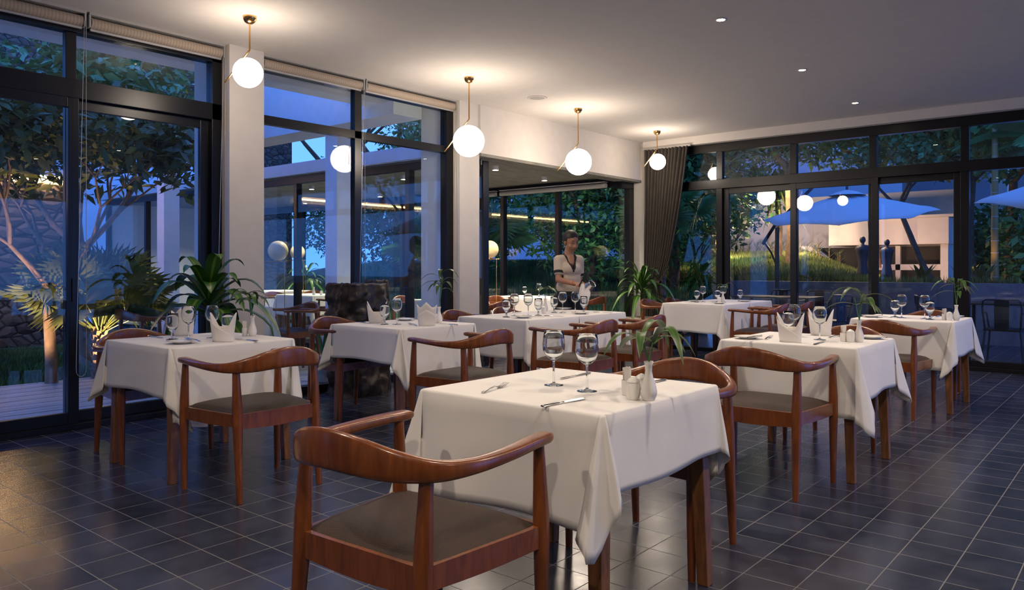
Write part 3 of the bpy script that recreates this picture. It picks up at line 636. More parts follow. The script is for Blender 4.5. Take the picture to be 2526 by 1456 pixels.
# ================================================================== CEILING FITTINGS
def pendant(x, y, R, zc, rz, label):
    r = empty('globe_pendant', (x, y, 0), rz, label, 'pendant lamp', 'brass globe pendants')
    MB().lathe([(.001, CZ-.055), (.022, CZ-.053), (.038, CZ-.042), (.049, CZ-.022), (.052, CZ-.003), (.052, CZ), (.001, CZ)], n=28).build('canopy', BRASS, r, smooth=2)
    zb = zc+R+.075
    MB().tube([(0, 0, CZ-.05), (0, 0, zb)], .0065, 10).build('rod', BRASS, r, smooth=1)
    # slanting bar tangent to the globe, seen to the left of it
    k = R+.008; d = Vector((-.60, 0, -.80)); a = Vector((0, .0, zb)); L = (2.15*R+.075)
    MB().tube([a, a+d*L], .0065, 10).build('slanted_bar', BRASS, r, smooth=1)
    c = Vector((.0, -R*.35, zc)); MB().ball((c.x, c.y, c.z), R, 40, 24).build('globe', GLOBE, r, smooth=2)
    return r
for (px, pyc), R, zc, l in [((616, 41), .110, 2.665, 'smaller globe pendant nearest the camera, in front of the first white column'), ((1157, 191), .155, 2.455, 'large globe pendant in front of the second white column'),
        ((1426, 268), .155, 2.455, 'large globe pendant before the annex opening'), ((1621, 323), .110, 2.665, 'smaller globe pendant farthest away, beside the curtain')]:
    X_, Y_ = at(px, pyc, CZ); pendant(X_, Y_, R, zc, YAW, l)
LAMP = mat('lamp_disc', (1, .85, .65), .5, emis=40, ecol=(1, .80, .55))
def make_down():
    r = empty('downlight', label='x', cat='downlight')
    MB().lathe([(.030, 0), (.046, 0), (.048, -.004), (.034, -.006), (.030, -.002)], n=24).build('ring', CEIL, r, smooth=2)
    MB().lathe([(.032, -.003), (.001, -.003)], n=20).build('lamp', LAMP, r); return r
DWN = make_down(); SPOTS = []
def down(x, y, z, label, e=62, group=None, ang=125):
    place(DWN, USED, (x, y, z), 0, label, group); spot('downlight_beam', (x, y, z-.02), e, WARM, (x, y, 0), ang, .8, .05)
down(-2.55, 5.55, CZ-.001, 'recessed ceiling downlight nearest the camera'); down(-2.6, 7.46, CZ-.001, 'middle one of the recessed ceiling downlights'); down(-2.65, 9.34, CZ-.001, 'recessed ceiling downlight nearest the terrace windows')
for i, (x_, y_) in enumerate([(-2.55, 3.65), (-2.55, 1.75), (-2.55, -.2), (0, 1.75), (.2, 3.65), (.4, 5.5), (.5, 7.4), (-.1, -.3), (2.6, 2), (2.6, 5)]):
    down(x_, y_, CZ-.001, 'added fill downlight in the ceiling outside the picture', e=[46, 34, 70, 50, 55, 55, 60, 70, 50, 50][i], ang=[125, 125, 165][i] if i < 3 else 165, group='added fill downlights beyond the picture')  # unseen downlights added as fill for the room and the table fronts
X_, Y_ = at(1325, 241, CZ)
r = empty('ceiling_speaker', (X_, Y_, CZ), 0, 'round flush white loudspeaker in the ceiling', 'speaker')
MB().lathe([(.085, 0), (.11, 0), (.112, -.004), (.088, -.008), (.085, -.004)], n=36).build('rim', CEIL, r, smooth=2); MB().lathe([(.001, -.005), (.086, -.005), (.086, 0)], n=36).build('grille', mat('grille', (.42, .40, .37), .8), r)
# ================================================================== BLINDS
BLIND = stripe_mat('blind_weave', (.40, .32, .24), (.50, .41, .32), 13)
RAILM = mat('blind_metal', (.55, .54, .52), .35, .4)
def blind(y0, y1, label, chain, low=.35, x=-6.12, z=3.03, R=.042):
    r = empty('roller_blind', (x, (y0+y1)/2, z), 0, label, 'blind', 'rolled-up blinds over the left glazing'); h = (y1-y0)/2
    MB().tube([(0, -h+.02, 0), (0, h-.02, 0)], R, 24).build('fabric_roll', BLIND, r, smooth=1)
    MB().box(-.045, .045, -h, h, .052, .07).build('head_rail', RAILM, r)
    for a_, b_ in ((-h, -h+.012), (h-.012, h)): MB().box(-.04, .04, a_, b_, -.04, .055).build('bracket', RAILM, r)
    MB().box(-.008, .008, -h+.02, h-.02, -R-.016, -R-.001).build('bottom_bar', RAILM, r)
    if chain:
        m = MB(); yy = chain*h-chain*.005; L = z-low
        P = [(.045, yy, 0), (.05, yy, -L+.12)]+[(.05, yy+.035*(1-math.cos(a))*(-chain), -L+.10-.05*math.sin(a)) for a in [k*pi/8 for k in range(1, 8)]]+[(.05, yy-.07*chain, -L+.12), (.047, yy-.012*chain, 0)]
        m.tube(P, .0022, 5); m.build('pull_chain', RAILM, r)
blind(.99, 2.37, 'rolled blind at the top left corner, over the sliding door', 1)
blind(2.39, 3.48, 'rolled blind left of the first white column', 1, low=.75)
blind(3.84, 4.99, 'rolled blind right of the first white column', 1, low=.75)
blind(5.01, 6.32, 'rolled blind left of the second white column', 1, low=.8)
# ================================================================== CURTAIN
CURT = mat('curtain_cloth', (.060, .050, .042), .85, var=.15, bump=.1, bscale=400)
def curtain():
    r = empty('curtain', (0, 0, 0), 0, 'dark brown curtain tied back beside the corner column', 'curtain')
    NX, NZ = 150, 60; vs = []; fs = []
    for j in range(NZ+1):
        z = .02+(2.96-.02)*j/NZ
        # width envelope: full at the top, gathered at the tie (z=.98), spreading a little below
        if z > .98: k = (z-.98)/(2.96-.98); xr = -5.62+.45*k**.62; xl = -5.90+.03*k**.4*0
        else: k = (.98-z)/.98; xr = -5.62+.10*k**.7; xl = -5.90
        if z < 1.05 and z > .9: xr -= .02
        for i in range(NX+1):
            u = i/NX; amp = (.035 if z > 1 else .028)*(.55+.45*abs(z-.98)/1.0)
            ph = 2*pi*u*13+.6*math.sin(u*9+z*.8)
            xx = xl+(xr-xl)*u+.006*math.cos(ph); yy = 10.17+amp*math.sin(ph)+.01*math.sin(z*3+u*20)
            vs.append((xx, yy, z))
    for j in range(NZ):
        for i in range(NX): a = j*(NX+1)+i; fs.append((a, a+1, a+NX+2, a+NX+1))
    m = MB(); m.add(vs, fs); o = m.build('drape', CURT, r, smooth=2); md = o.modifiers.new('s', 'SOLIDIFY'); md.thickness = .003
    MB().box(-5.94, -5.59, 10.11, 10.125, .955, 1.01).box(-5.94, -5.925, 10.11, 10.24, .955, 1.01).box(-5.605, -5.59, 10.11, 10.24, .955, 1.01).build('tie_band', mat('tie', (.05, .04, .034), .8), r)
    MB().box(-5.94, -5.14, 10.16, 10.19, 2.955, 2.985).build('track', RAILM, r)
curtain()
# ================================================================== POTTED PLANTS
POTM = mat('grey_stone_pot', (.25, .22, .19), .7, var=.25, scale=14)
def dracaena(x, y, zc, pot, label, seed, n=26, L=.62, stems=1, wid=.036, upk=(.3, 1.5), z0=0, mat_=None, pr=.17, xmin=None, ymax=None):
    rn = random.Random(seed); r = empty('potted_dracaena', (x, y, z0), 0, label, 'potted plant')
    if pot: MB().lathe([(.001, 0), (pr*.62, 0), (pr*.95, pot*.35), (pr, pot*.7), (pr*.9, pot), (pr*.8, pot), (pr*.78, pot*.85), (.001, pot*.85)], n=32).build('pot', POTM, r, smooth=2)
    lf = MB(); st = MB()
    for s in range(stems):
        a0 = 2*pi*s/max(1, stems); bx, by = (0, 0) if stems == 1 else (.07*math.cos(a0), .07*math.sin(a0)); top = zc*(1 if s == 0 else .7+.25*rn.random()); tx, ty = bx*1.6, by*1.6
        st.tube([(bx, by, pot*.8), (tx, ty, top)], [.022, .017], 10)
        for i in range(n):
            t = i/n; a = i*2.399+rn.random()*.4; up = upk[0]+(upk[1]-upk[0])*t; l = L*(.75+.4*rn.random()); b = Vector((tx, ty, top-.18+.2*t)); d = Vector((math.cos(a), math.sin(a), 0)); hz = math.cos(min(1.45, up*.95))*.95+.18
            pts = []; wd = []
            for q in range(11):
                u = q/10; pts.append(b+d*l*hz*(u**.9)+Vector((0, 0, l*(math.sin(min(1.5, up))*u*1.15-(1.15-.45*t)*u**2.3))))
                wd.append(wid*(math.sin(pi*(u*.9+.1)))**.7*(.35+.65*min(1, u*4))+.001)
            if xmin: pts = [Vector((max(p.x, xmin-x), p.y, p.z)) for p in pts]
            if ymax: pts = [Vector((p.x, min(p.y, ymax-y), p.z)) for p in pts]
            lf.ribbon(pts, wd, d.cross(Vector((0, 0, 1))), .22)
    lf.build('leaves', mat_ or DRAC, r, smooth=2); st.build('cane', LEAFW, r, smooth=1); return r
dracaena(-5.66, 3.10, .98, .0001, 'large corn plant in the corner beside the first white column', 3, n=27, L=.56, wid=.060, pr=.2, xmin=-6.08, ymax=3.46)
dracaena(-5.62, 9.62, .95, .50, 'potted corn plant with yellow-striped drooping leaves by the curtain', 7, n=34, L=.60, wid=.036, pr=.24, ymax=10.05)
# ================================================================== STUMP
def stump():
    r = empty('carved_stump', (0, 0, 0), 0, 'tall dark gnarled tree-root stump standing between the windows and second table', 'stump')
    WD = mat('black_root_wood', (.034, .026, .023), .45, var=.5, scale=7, bump=1.0, bscale=12)
    def lump(name, cx, cy, rx, ry, z0, z1, seed, flare=.0):
        n, k = 96, 60; vs = []; fs = []
        for j in range(k+1):
            t = j/k; z = z0+(z1-z0)*t
            for i in range(n):
                a = 2*pi*i/n; ca, sa = math.cos(a), math.sin(a); p = Vector((ca*1.7, sa*1.7, z*4.2+seed))
                q = 1+.20*noise.noise(p)+.16*noise.noise(p*2.3)+.11*abs(noise.noise(p*4.6))+.04*noise.noise(p*9)+.10*max(0, noise.noise(Vector((ca*2.4, sa*2.4, z*.8+seed)))); q *= 1+flare*(1-t)**2
                sq = 1/(abs(ca)**4+abs(sa)**4)**.25
                vs.append((cx+rx*ca*q*sq, cy+ry*sa*q*sq, z+(.02*noise.noise(p*3) if j == k else 0)))
        for j in range(k):
            for i in range(n): fs.append((j*n+i, j*n+(i+1) % n, (j+1)*n+(i+1) % n, (j+1)*n+i))
        for t in (.7, .4, .1):
            for i in range(n): a = 2*pi*i/n; p = vs[k*n+i]; vs.append((cx+(p[0]-cx)*t, cy+(p[1]-cy)*t, z1+.012*noise.noise(Vector((p[0]*9*t, p[1]*9*t, seed)))))
        for q in range(3):
            for i in range(n): fs.append(((k+q)*n+i, (k+q)*n+(i+1) % n, (k+q+1)*n+(i+1) % n, (k+q+1)*n+i))
        m = MB(); m.add(vs, fs); m.build(name, WD, r, smooth=2)
    lump('trunk', -5.84, 4.70, .21, .22, 0, 1.05, 3.3, .05); lump('side_root', -5.90, 4.99, .10, .08, 0, 1.08, 9.1, .25)
stump()
# ================================================================== ANNEX (glazed dining room beyond the opening)
AY0, AY1, AX = 7.05, 9.95, -17.0
struct('ceiling', MB().box(AX, -6.25, AY0-.02, AY1+.3, 2.56, 2.62).box(-6.26, -6.02, 6.66, 10.3, 2.50, 2.535), CONC)
struct('wall_annex', MB().box(AX-.15, AX, AY0, AY1, 0, 2.56), EXT)
struct('roof_fascia', MB().box(AX-.3, -6.27, AY0-.14, AY1+.3, 2.625, 2.80), EXT)
fx = [-6.33, -7.66, -10.2, -12.75, -15.2, -16.95]
fr = [(AX, -6.28, AY0-.04, AY0+.04, 2.50, 2.60), (AX, -6.28, AY0-.04, AY0+.04, 0, .06)]; pn = []
for a in fx: fr.append((a-.04, a+.04, AY0-.05, AY0+.05, .06, 2.5))
for a, b in zip(fx[1:], fx[:-1]): pn.append((a+.04, b-.04, AY0-g, AY0+g, .06, 2.5))
window('window_5', fr, pn)
bx = [-6.24, -7.33, -8.48, -9.7, -11.0, -12.4, -14.2, -16.9]
fr = [(AX, -6.2, AY1-.04, AY1+.04, 2.42, 2.56), (AX, -6.2, AY1-.04, AY1+.04, 0, .06)]; pn = []
for a in bx[1:]: fr.append((a-.035, a+.035, AY1-.05, AY1+.05, .06, 2.42))
for a, b in zip(bx[1:], bx[:-1]): pn.append((a+.035, b-.035 if b < -6.3 else b, AY1-g, AY1+g, .06, 2.42))
window('window_6', fr, pn)
window('window_7', [(-6.25, -6.15, AY1, 10.30, 2.40, 2.53), (-6.25, -6.15, 10.18, 10.30, 0, 2.42), (-6.25, -6.15, AY1, 10.3, 0, .05)], [(-6.204, -6.196, AY1, 10.18, .05, 2.42)])
def blind2(x0, x1, label):
    r = empty('roller_blind', ((x0+x1)/2, AY1-.12, 2.44), 0, label, 'blind', 'rolled-up blinds in the annex'); h = (x1-x0)/2
    MB().tube([(-h, 0, 0), (h, 0, 0)], .035, 20).build('fabric_roll', mat('pale_blind', (.42, .40, .36), .8), r, smooth=1); MB().box(-h, h, -.04, .04, .045, .06).build('head_rail', RAILM, r)
blind2(-8.45, -6.35, 'rolled blind above the garden window behind the waitress'); blind2(-9.65, -8.55, 'rolled blind at the left of the annex garden window')
CAN = tag(MB().lathe([(.001, 0), (.045, 0), (.045, -.06), (.040, -.06), (.040, -.052), (.001, -.052)], n=24).build('housing', CEIL, smooth=1), None)
def make_can():
    r = empty('surface_downlight', label='x', cat='downlight'); CAN.parent = r
    MB().lathe([(.038, -.055), (.001, -.055)], n=20).build('lamp', LAMP, r); return r
CANR = make_can()
for x_, y_, l in [(-6.75, 7.75, 'surface downlight nearest in the annex ceiling, above the opening'), (-7.0, 9.15, 'second surface downlight in the annex ceiling'), (-8.5, 7.7, 'surface downlight seen through the right middle window pane'), (-8.9, 9.3, 'surface downlight deep in the annex, left of the opening'),
        (-10.75, 7.7, 'surface downlight seen through the left middle window pane'), (-10.9, 9.3, 'surface downlight at the back of the annex, seen through the left middle pane'), (-13.0, 7.7, 'surface downlight at the far left of the annex'), (-13.2, 9.3, 'surface downlight in the far left back of the annex'), (-15.4, 8.5, 'surface downlight by the end wall of the annex')]:
    place(CANR, USED, (x_, y_, 2.56 if x_ < -6.3 else 2.5), 0, l, 'surface downlights of the annex'); spot('downlight_beam', (x_, y_, 2.46), 105, (1, .82, .58), (x_, y_, 0), 130, .8, .04)
def floor_lamp(x, y, R, rz, label):
    r = empty('globe_floor_lamp', (x, y, 0), rz, label, 'floor lamp', 'globe floor lamps in the annex'); h = 1.47-R-.012
    MB().lathe([(.001, 0), (.12, 0), (.12, .012), (.001, .014)], n=28).build('base', BRASS, r, smooth=1); MB().tube([(.10, 0, .01), (.10, 0, h)], .007, 8).build('pole', BRASS, r, smooth=1)
    MB().tube([(-.20, 0, h), (.14, 0, h)], .006, 8).build('cross_bar', BRASS, r, smooth=1); MB().ball((0, 0, 1.47), R, 32, 20).build('globe', SHADE, r, smooth=2); MB().lathe([(.03, h+.003), (.035, h+.018), (.001, h+.018)], n=16).build('cup', BRASS, r)
def atd(px, d): p = FW*d+RT*((px-CX)/FPX*d); return p.x, p.y
X_, Y_ = atd(1208, 11.3); floor_lamp(X_, Y_, .13, YAW, 'cream globe lamp seen through the annex opening')
X_, Y_ = atd(686, 12.2); floor_lamp(X_, Y_, .157, YAW+.1, 'larger cream globe lamp seen through the left middle window pane')
X_, Y_ = atd(734, 13.4); floor_lamp(X_, Y_, .127, YAW, 'smaller cream globe lamp half behind a window mullion')
AT = {'annex table nearest the opening': (-8.0, -7.2, 7.45, 8.1), 'annex table behind the waitress, along the garden window': (-7.95, -6.75, 9.05, 9.7), 'blue-lit annex table with a vase beyond the courtyard posts': (-11.3, -10.3, 7.4, 8.1), 'annex table at the far left by the globe lamps': (-13.6, -12.7, 8.3, 9.1)}
for i, (l, b) in enumerate(AT.items()):
    table(*b, 'square wooden table under the '+l, 'tables in the annex'); cloth(*b, (.34, .34, .34, .34), 'DDDD', 'white cloth over the '+l, seed=50+i)
def putw(p, x_, y_, z_, rz, l, g_=None): return place(p, USED, (x_, y_, z_), math.radians(rz), l, g_)
for x_, y_, rz, l in [(-6.72, 7.55, 90, 'armchair in the annex opening, left of the long table'), (-8.35, 7.8, -90, 'armchair behind the first annex table'), (-7.62, 8.45, 180, 'armchair between the two annex tables'), (-6.5, 9.45, 90, 'armchair right of the waitress at the garden window'), (-8.3, 9.35, -90, 'armchair at the left end of the annex window table'),
        (-9.95, 7.7, 100, 'armchair at the right of the blue-lit annex table'), (-11.65, 7.75, -90, 'armchair at the left of the blue-lit annex table'), (-12.4, 8.7, 90, 'armchair by the globe lamps in the annex')]:
    chair(x_, y_, rz, l)
putw(VASE, -10.55, 7.6, .758, 0, 'white bud vase on the blue-lit annex table'); putw(SHK, -10.42, 7.65, .758, 0, 'white shaker on the blue-lit annex table')
s = sprig('s', 31, n=8, spread=.2, h=.15); s.location = (-10.55, 7.6, .758); s['label'] = 'green sprig in the vase on the blue-lit annex table'
for p, x_, y_, l in [(GB, -7.5, 9.3, 'short goblet on the annex table behind the waitress'), (WG, -7.3, 9.4, 'tall wine glass on the annex table behind the waitress')]: putw(p, x_, y_, .758, 0, l)
dracaena(-13.4, 9.45, 1.05, .4, 'potted plant with drooping leaves by the annex end, left of the globe lamps', 12, n=24, L=.6, wid=.035)
# ================================================================== COURTYARD
DECK = mat('deck_boards', (.36, .36, .37), .6, var=.3, scale=3, stretch=(12, .6, 1))
m = MB(); x_ = -6.27; k = 0
while x_ > -9.0:
    m.box(x_-.078, x_, -3, 6.95, -.05, -.012-.003*(k % 3 == 1)); x_ -= .085; k += 1
tag(m.build('deck', DECK), kind='structure')
struct('courtyard_ground', MB().box(-40, -9.0, -10, 6.95, -.12, -.06).box(-40, -6.3, 10.05, 40, -.12, -.02), SOIL)
POSTW = EXT
for i, (x0, x1, l) in enumerate([(-8.09, -7.85, 'white square post in the courtyard, standing before the annex'), (-12.6, -12.36, 'white square post far left in the courtyard beside the palm')]):
    tag(MB().box(x0, x1, 6.0, 6.26, -.05, 2.95).build('pergola_post', POSTW, bevel=.004), l, 'post')
struct('overhead_beam', MB().box(-20, -6.64, 5.86, 6.30, 2.95, 3.72), EXT)
struct('overhead_beam', MB().box(-7.2, -6.9, 5.0, 5.86, 3.4, 3.72), EXT)
struct('main_roof', MB().box(-7.15, -6.9, -4, 5.86, 3.1, 3.4), EXT)
# stone walls
struct('garden_wall', MB().box(-13.6, -13.2, -3, 5.0, 0, 2.5), STONE); struct('garden_wall', MB().box(-13.65, -13.1, -3, 5.05, 2.62, 2.72).box(-13.6, -13.45, -3, 5, 2.5, 2.62), EXT)
struct('garden_wall', MB().box(-18.5, -18, 4, 10, 0, 4.1), EXT); struct('garden_wall', MB().box(-24, -23.5, -4, 16, 0, 9), STONE)
STRIP = mat('warm_light_strip', (1, .6, .3), .5, emis=28, ecol=(1, .55, .22))
tag(MB().box(-13.19, -13.16, .5, 4.9, 2.56, 2.60).build('strip_light', STRIP), 'warm strip light hidden under the cap of the stone garden wall', 'strip light')
struct('garden_wall', MB().box(-12.6, -12.0, 1.0, 3.4, -.1, .25).box(-12.9, -12.6, 1.0, 3.6, -.1, .6), mat('low_wall', (.16, .17, .2), .8))
JAR = mat('glazed_jar', (.04, .05, .07), .2, var=.3)
tag(MB().lathe([(.001, 0), (.14, 0), (.25, .15), (.30, .35), (.26, .55), (.15, .66), (.16, .70), (.13, .70), (.12, .64), (.001, .6)], (-10.05, 2.05, -.07), 32).build('garden_jar', JAR, smooth=2), 'dark glazed round jar on the grass at the left edge', 'jar')
# foliage helpers
def leaves(name, blobs, size, ratio, seed, m, parent=None, droop=.3, kind='mesh'):
    "blobs: (x,y,z, rx,ry,rz, count); leaves are folded four-point blades"
    rg = np.random.default_rng(seed); C = []; 
    for bx_, by_, bz_, rx, ry, rz_, n in blobs:
        u = rg.normal(size=(n, 3)); u /= np.linalg.norm(u, axis=1)[:, None]; rr = rg.random(n)[:, None]**.45; C.append(np.array([bx_, by_, bz_])+u*rr*np.array([rx, ry, rz_]))
    C = np.concatenate(C); n = len(C); az = rg.random(n)*2*pi; el = rg.normal(size=n)*.5-droop; L = size*(.6+.8*rg.random(n)); W = L*ratio
    d = np.stack([np.cos(az)*np.cos(el), np.sin(az)*np.cos(el), np.sin(el)], 1); s = np.cross(d, rg.normal(size=(n, 3))*.5+np.array([0, 0, 1.])); s /= np.linalg.norm(s, axis=1)[:, None]; nn = np.cross(s, d)
    b = C; t = C+d*L[:, None]; mid = C+d*(L*.45)[:, None]; l = mid-s*(W/2)[:, None]+nn*(W*.12)[:, None]; r_ = mid+s*(W/2)[:, None]+nn*(W*.12)[:, None]
    V = np.empty((n*4, 3)); V[0::4] = b; V[1::4] = l; V[2::4] = t; V[3::4] = r_
    F = np.empty((n*2, 3), dtype=np.int32); i = np.arange(n)*4; F[0::2] = np.stack([i, i+2, i+1], 1); F[1::2] = np.stack([i, i+3, i+2], 1)
    me = bpy.data.meshes.new(name); me.vertices.add(len(V)); me.vertices.foreach_set('co', V.astype(np.float32).ravel()); me.loops.add(F.size); me.loops.foreach_set('vertex_index', F.ravel())
    me.polygons.add(len(F)); me.polygons.foreach_set('loop_start', np.arange(0, F.size, 3, dtype=np.int32)); me.update(calc_edges=True); me.materials.append(m)
    o = bpy.data.objects.new(name, me); COL.objects.link(o)
    if parent: o.parent = parent
    return o
def branches(mb, p, d, L, r, depth, rn, ends, spread=.55, up=.15):
    q = p+d*L; mid = p.lerp(q, .5)+Vector((rn.uniform(-1, 1), rn.uniform(-1, 1), 0))*L*.06
    mb.tube([p, mid, q], [r, r*.85, r*.7], 7)
    if depth == 0: ends.append(q); return
    for k in range(2 if rn.random() < .6 else 3):
        nd = (d+Vector((rn.uniform(-1, 1), rn.uniform(-1, 1), rn.uniform(-.6, .9)))*spread+Vector((0, 0, up))).normalized(); branches(mb, q, nd, L*(.68+.2*rn.random()), r*.62, depth-1, rn, ends, spread, up)
def tree(x, y, h, r, label, seed, blobr=.45, n=60, size=.11, ratio=.4, lm=None, bm=None, depth=4, d0=(0, 0, 1), spread=.55, name='tree', extra=None, z0=-.08, L=None):
    rn = random.Random(seed); o = empty(name, (x, y, z0), 0, label, 'tree'); mb = MB(); ends = []
    d = Vector(d0).normalized(); P = [Vector((0, 0, 0))+d*h*t+Vector((.04*math.sin(t*5+seed), .04*math.cos(t*4), 0))*h*.5 for t in (0, .3, .65, 1)]
    mb.tube(P, [r*1.15, r, r*.9, r*.75], 12)
    for k in range(3):
        a = 2*pi*k/3+seed; branches(mb, P[-1], (Vector((math.cos(a)*.7, math.sin(a)*.7, .8))).normalized(), L or h*.5, r*.6, depth-1, rn, ends, spread)
    mb.build('trunk', bm or BARK2, o, smooth=1)
    bl = [(e.x, e.y, e.z, blobr, blobr, blobr*.7, n) for e in ends]+(extra or [])
    leaves('foliage', bl, size, ratio, seed, lm or LEAFM, o); return o
# courtyard palm, lit from below
def fan_palm(x, y, label, seed, ht=.68, n=30, R=.95, z0=-.08, lm=None, fr_=.42, tr=.085):
    rn = random.Random(seed); o = empty('fan_palm', (x, y, z0), 0, label, 'palm'); t = MB(); t.tube([(0, 0, 0), (0, 0, ht)], [tr, tr*.85], 14)
    for j in range(13):
        for i in range(7):
            a = 2*pi*(i+.5*(j % 2))/7; z = .03+j*ht/13; c, s = math.cos(a), math.sin(a); rr = tr*.85
            t.add([(c*rr-s*.03, s*rr+c*.03, z), (c*rr+s*.03, s*rr-c*.03, z), (c*(rr+.025)+s*.02, s*(rr+.025)-c*.02, z+.055), (c*(rr+.025)-s*.02, s*(rr+.025)+c*.02, z+.055), (c*rr, s*rr, z+.06)], [(0, 1, 2, 3), (3, 2, 4)])
    t.build('trunk', BARK2, o); st = MB(); lf = MB()
    for i in range(n):
        a = i*2.399; el = .55+.95*(i/n)+rn.uniform(-.1, .1); L = R*(.6+.45*rn.random()); d = Vector((math.cos(a)*math.cos(el), math.sin(a)*math.cos(el), math.sin(el)))
        P = [Vector((0, 0, ht-.05))+d*L*u-Vector((0, 0, .12*L*u*u)) for u in (0, .35, .7, 1)]; st.tube(P, [.012, .009, .007, .005], 5)
        hub = P[-1]; ax = (P[-1]-P[-2]).normalized(); sd = ax.cross(Vector((rn.uniform(-.8, .8), rn.uniform(-.8, .8), 1))).normalized(); up = sd.cross(ax)
        for k in range(25):
            th = (k/24-.5)*4.2; dd = (ax*math.cos(th)+sd*math.sin(th)).normalized(); l = fr_*(.8+.25*math.cos(th*.6))*(.85+.2*rn.random()); w = .0085
            tip = hub+dd*l-Vector((0, 0, l*.18))+up*.02; md = hub+dd*l*.55+up*.03; s_ = dd.cross(up).normalized()
            lf.add([hub, md-s_*w, tip, md+s_*w], [(0, 1, 2), (0, 2, 3)])
    st.build('stalks', LEAFW, o); lf.build('fronds', lm or LEAFW, o); return o
X_, Y_ = at(232, 930, 0); fan_palm(X_+.02, Y_+.05, 'fan palm lit from below, seen through the right sliding door', 3, n=42, R=.85, ht=.60)
spot('garden_uplight', (X_+.42, Y_+.15, .02), 100, (1, .62, .28), (X_-.1, Y_+.1, .9), 95, .8, .03)
spot('garden_uplight', (X_+.6, Y_-1.1, .02), 110, (1, .58, .26), (X_-.6, Y_-.45, 2.0), 90, .8, .03)
X2, Y2 = at(133, 945, 0)
tree(X2-.1, Y2, 1.05, .058, 'courtyard tree with pale forked branches, seen through the left sliding door', 5, blobr=.45, n=42, size=.16, ratio=.42, lm=LEAFW, bm=BARK2, depth=5, L=.62, spread=.55, extra=[(0, 0, 2.7, 1.3, 1.3, .7, 1100)])
tree(X2-1.6, Y2+.9, 1.5, .07, 'leafy courtyard tree behind the palm, reaching above the door head', 8, blobr=.5, n=60, size=.17, ratio=.4, lm=LEAFM, depth=4, L=.9, extra=[(0, 0, 3.3, 1.7, 1.7, .8, 2200)])
spot('garden_uplight', (-12.3, 2.2, 2.3), 45, (1, .55, .25), (-13.2, 2.5, 1.8), 120, .8, .05)
# courtyard grass
def grass(name, x0, x1, y0, y1, z, n, h, seed, zf=None, m=None):
    rg = np.random.default_rng(seed); X = rg.uniform(x0, x1, n); Y = rg.uniform(y0, y1, n); Z = np.full(n, z) if zf is None else zf(X, Y)
    az = rg.random(n)*2*pi; H = h*(.5+.8*rg.random(n)); W = H*.07+.004; ln = H*.5*rg.random(n); a2 = rg.random(n)*2*pi
    c, s = np.cos(az)*W, np.sin(az)*W; V = np.empty((n*3, 3)); V[0::3] = np.stack([X-c, Y-s, Z], 1); V[1::3] = np.stack([X+c, Y+s, Z], 1); V[2::3] = np.stack([X+np.cos(a2)*ln, Y+np.sin(a2)*ln, Z+H], 1)
    F = np.arange(n*3, dtype=np.int32); me = bpy.data.meshes.new(name); me.vertices.add(n*3); me.vertices.foreach_set('co', V.astype(np.float32).ravel()); me.loops.add(n*3); me.loops.foreach_set('vertex_index', F)
    me.polygons.add(n); me.polygons.foreach_set('loop_start', np.arange(0, n*3, 3, dtype=np.int32)); me.update(calc_edges=True); me.materials.append(m or GRASS)
    o = bpy.data.objects.new(name, me); COL.objects.link(o); return tag(o, kind='stuff')
tag(grass('grass', -13.1, -9.02, .2, 6.9, -.065, 30000, .10, 1), 'dark grass of the courtyard beyond the wooden deck', 'grass')
# deck furniture
table(-8.5, -7.72, 4.2, 4.98, 'wooden table standing outside on the deck'); cloth(-8.5, -7.72, 4.2, 4.98, (.33, .33, .33, .33), 'DDDD', 'white cloth on the table outside on the deck', seed=77)
chair(-8.05, 3.78, 0, 'wooden armchair outside on the deck, left of the potted corn plant'); chair(-7.95, 5.38, 180, 'wooden armchair outside on the deck behind the first column'); chair(-8.0, 5.85, 150, 'second wooden armchair outside on the deck, before the annex')
dracaena(-8.3, 6.55, .32, .22, 'small potted dracaena outside at the foot of the annex glass', 41, n=16, L=.35, wid=.02, pr=.13)
for i, (px, py, hh, ww) in enumerate([(780, 850, .5, .05), (800, 862, .42, .04)]):
    r = empty('snake_plant', (-6.75-.25*i, 5.0+.35*i, 0), 0, ['tall striped snake plant outside, left of the stump', 'second striped snake plant outside by the stump'][i], 'plant'); lf = MB(); rn = random.Random(i)
    for k in range(9):
        a = k*2.4; d = Vector((math.cos(a), math.sin(a), 0)); lf.ribbon([d*.03+d*.1*u*u+Vector((0, 0, .12+hh*u)) for u in [q/6 for q in range(7)]], [ww*.5*math.sin(pi*(.25+u*.75))+.001 for u in [q/6 for q in range(7)]], d.cross(Vector((0, 0, 1))), .3)
    lf.build('leaves', DRAC, r, smooth=2); MB().lathe([(.001, 0), (.08, 0), (.11, .14), (.10, .14), (.001, .12)], n=20).build('pot', POTM, r)
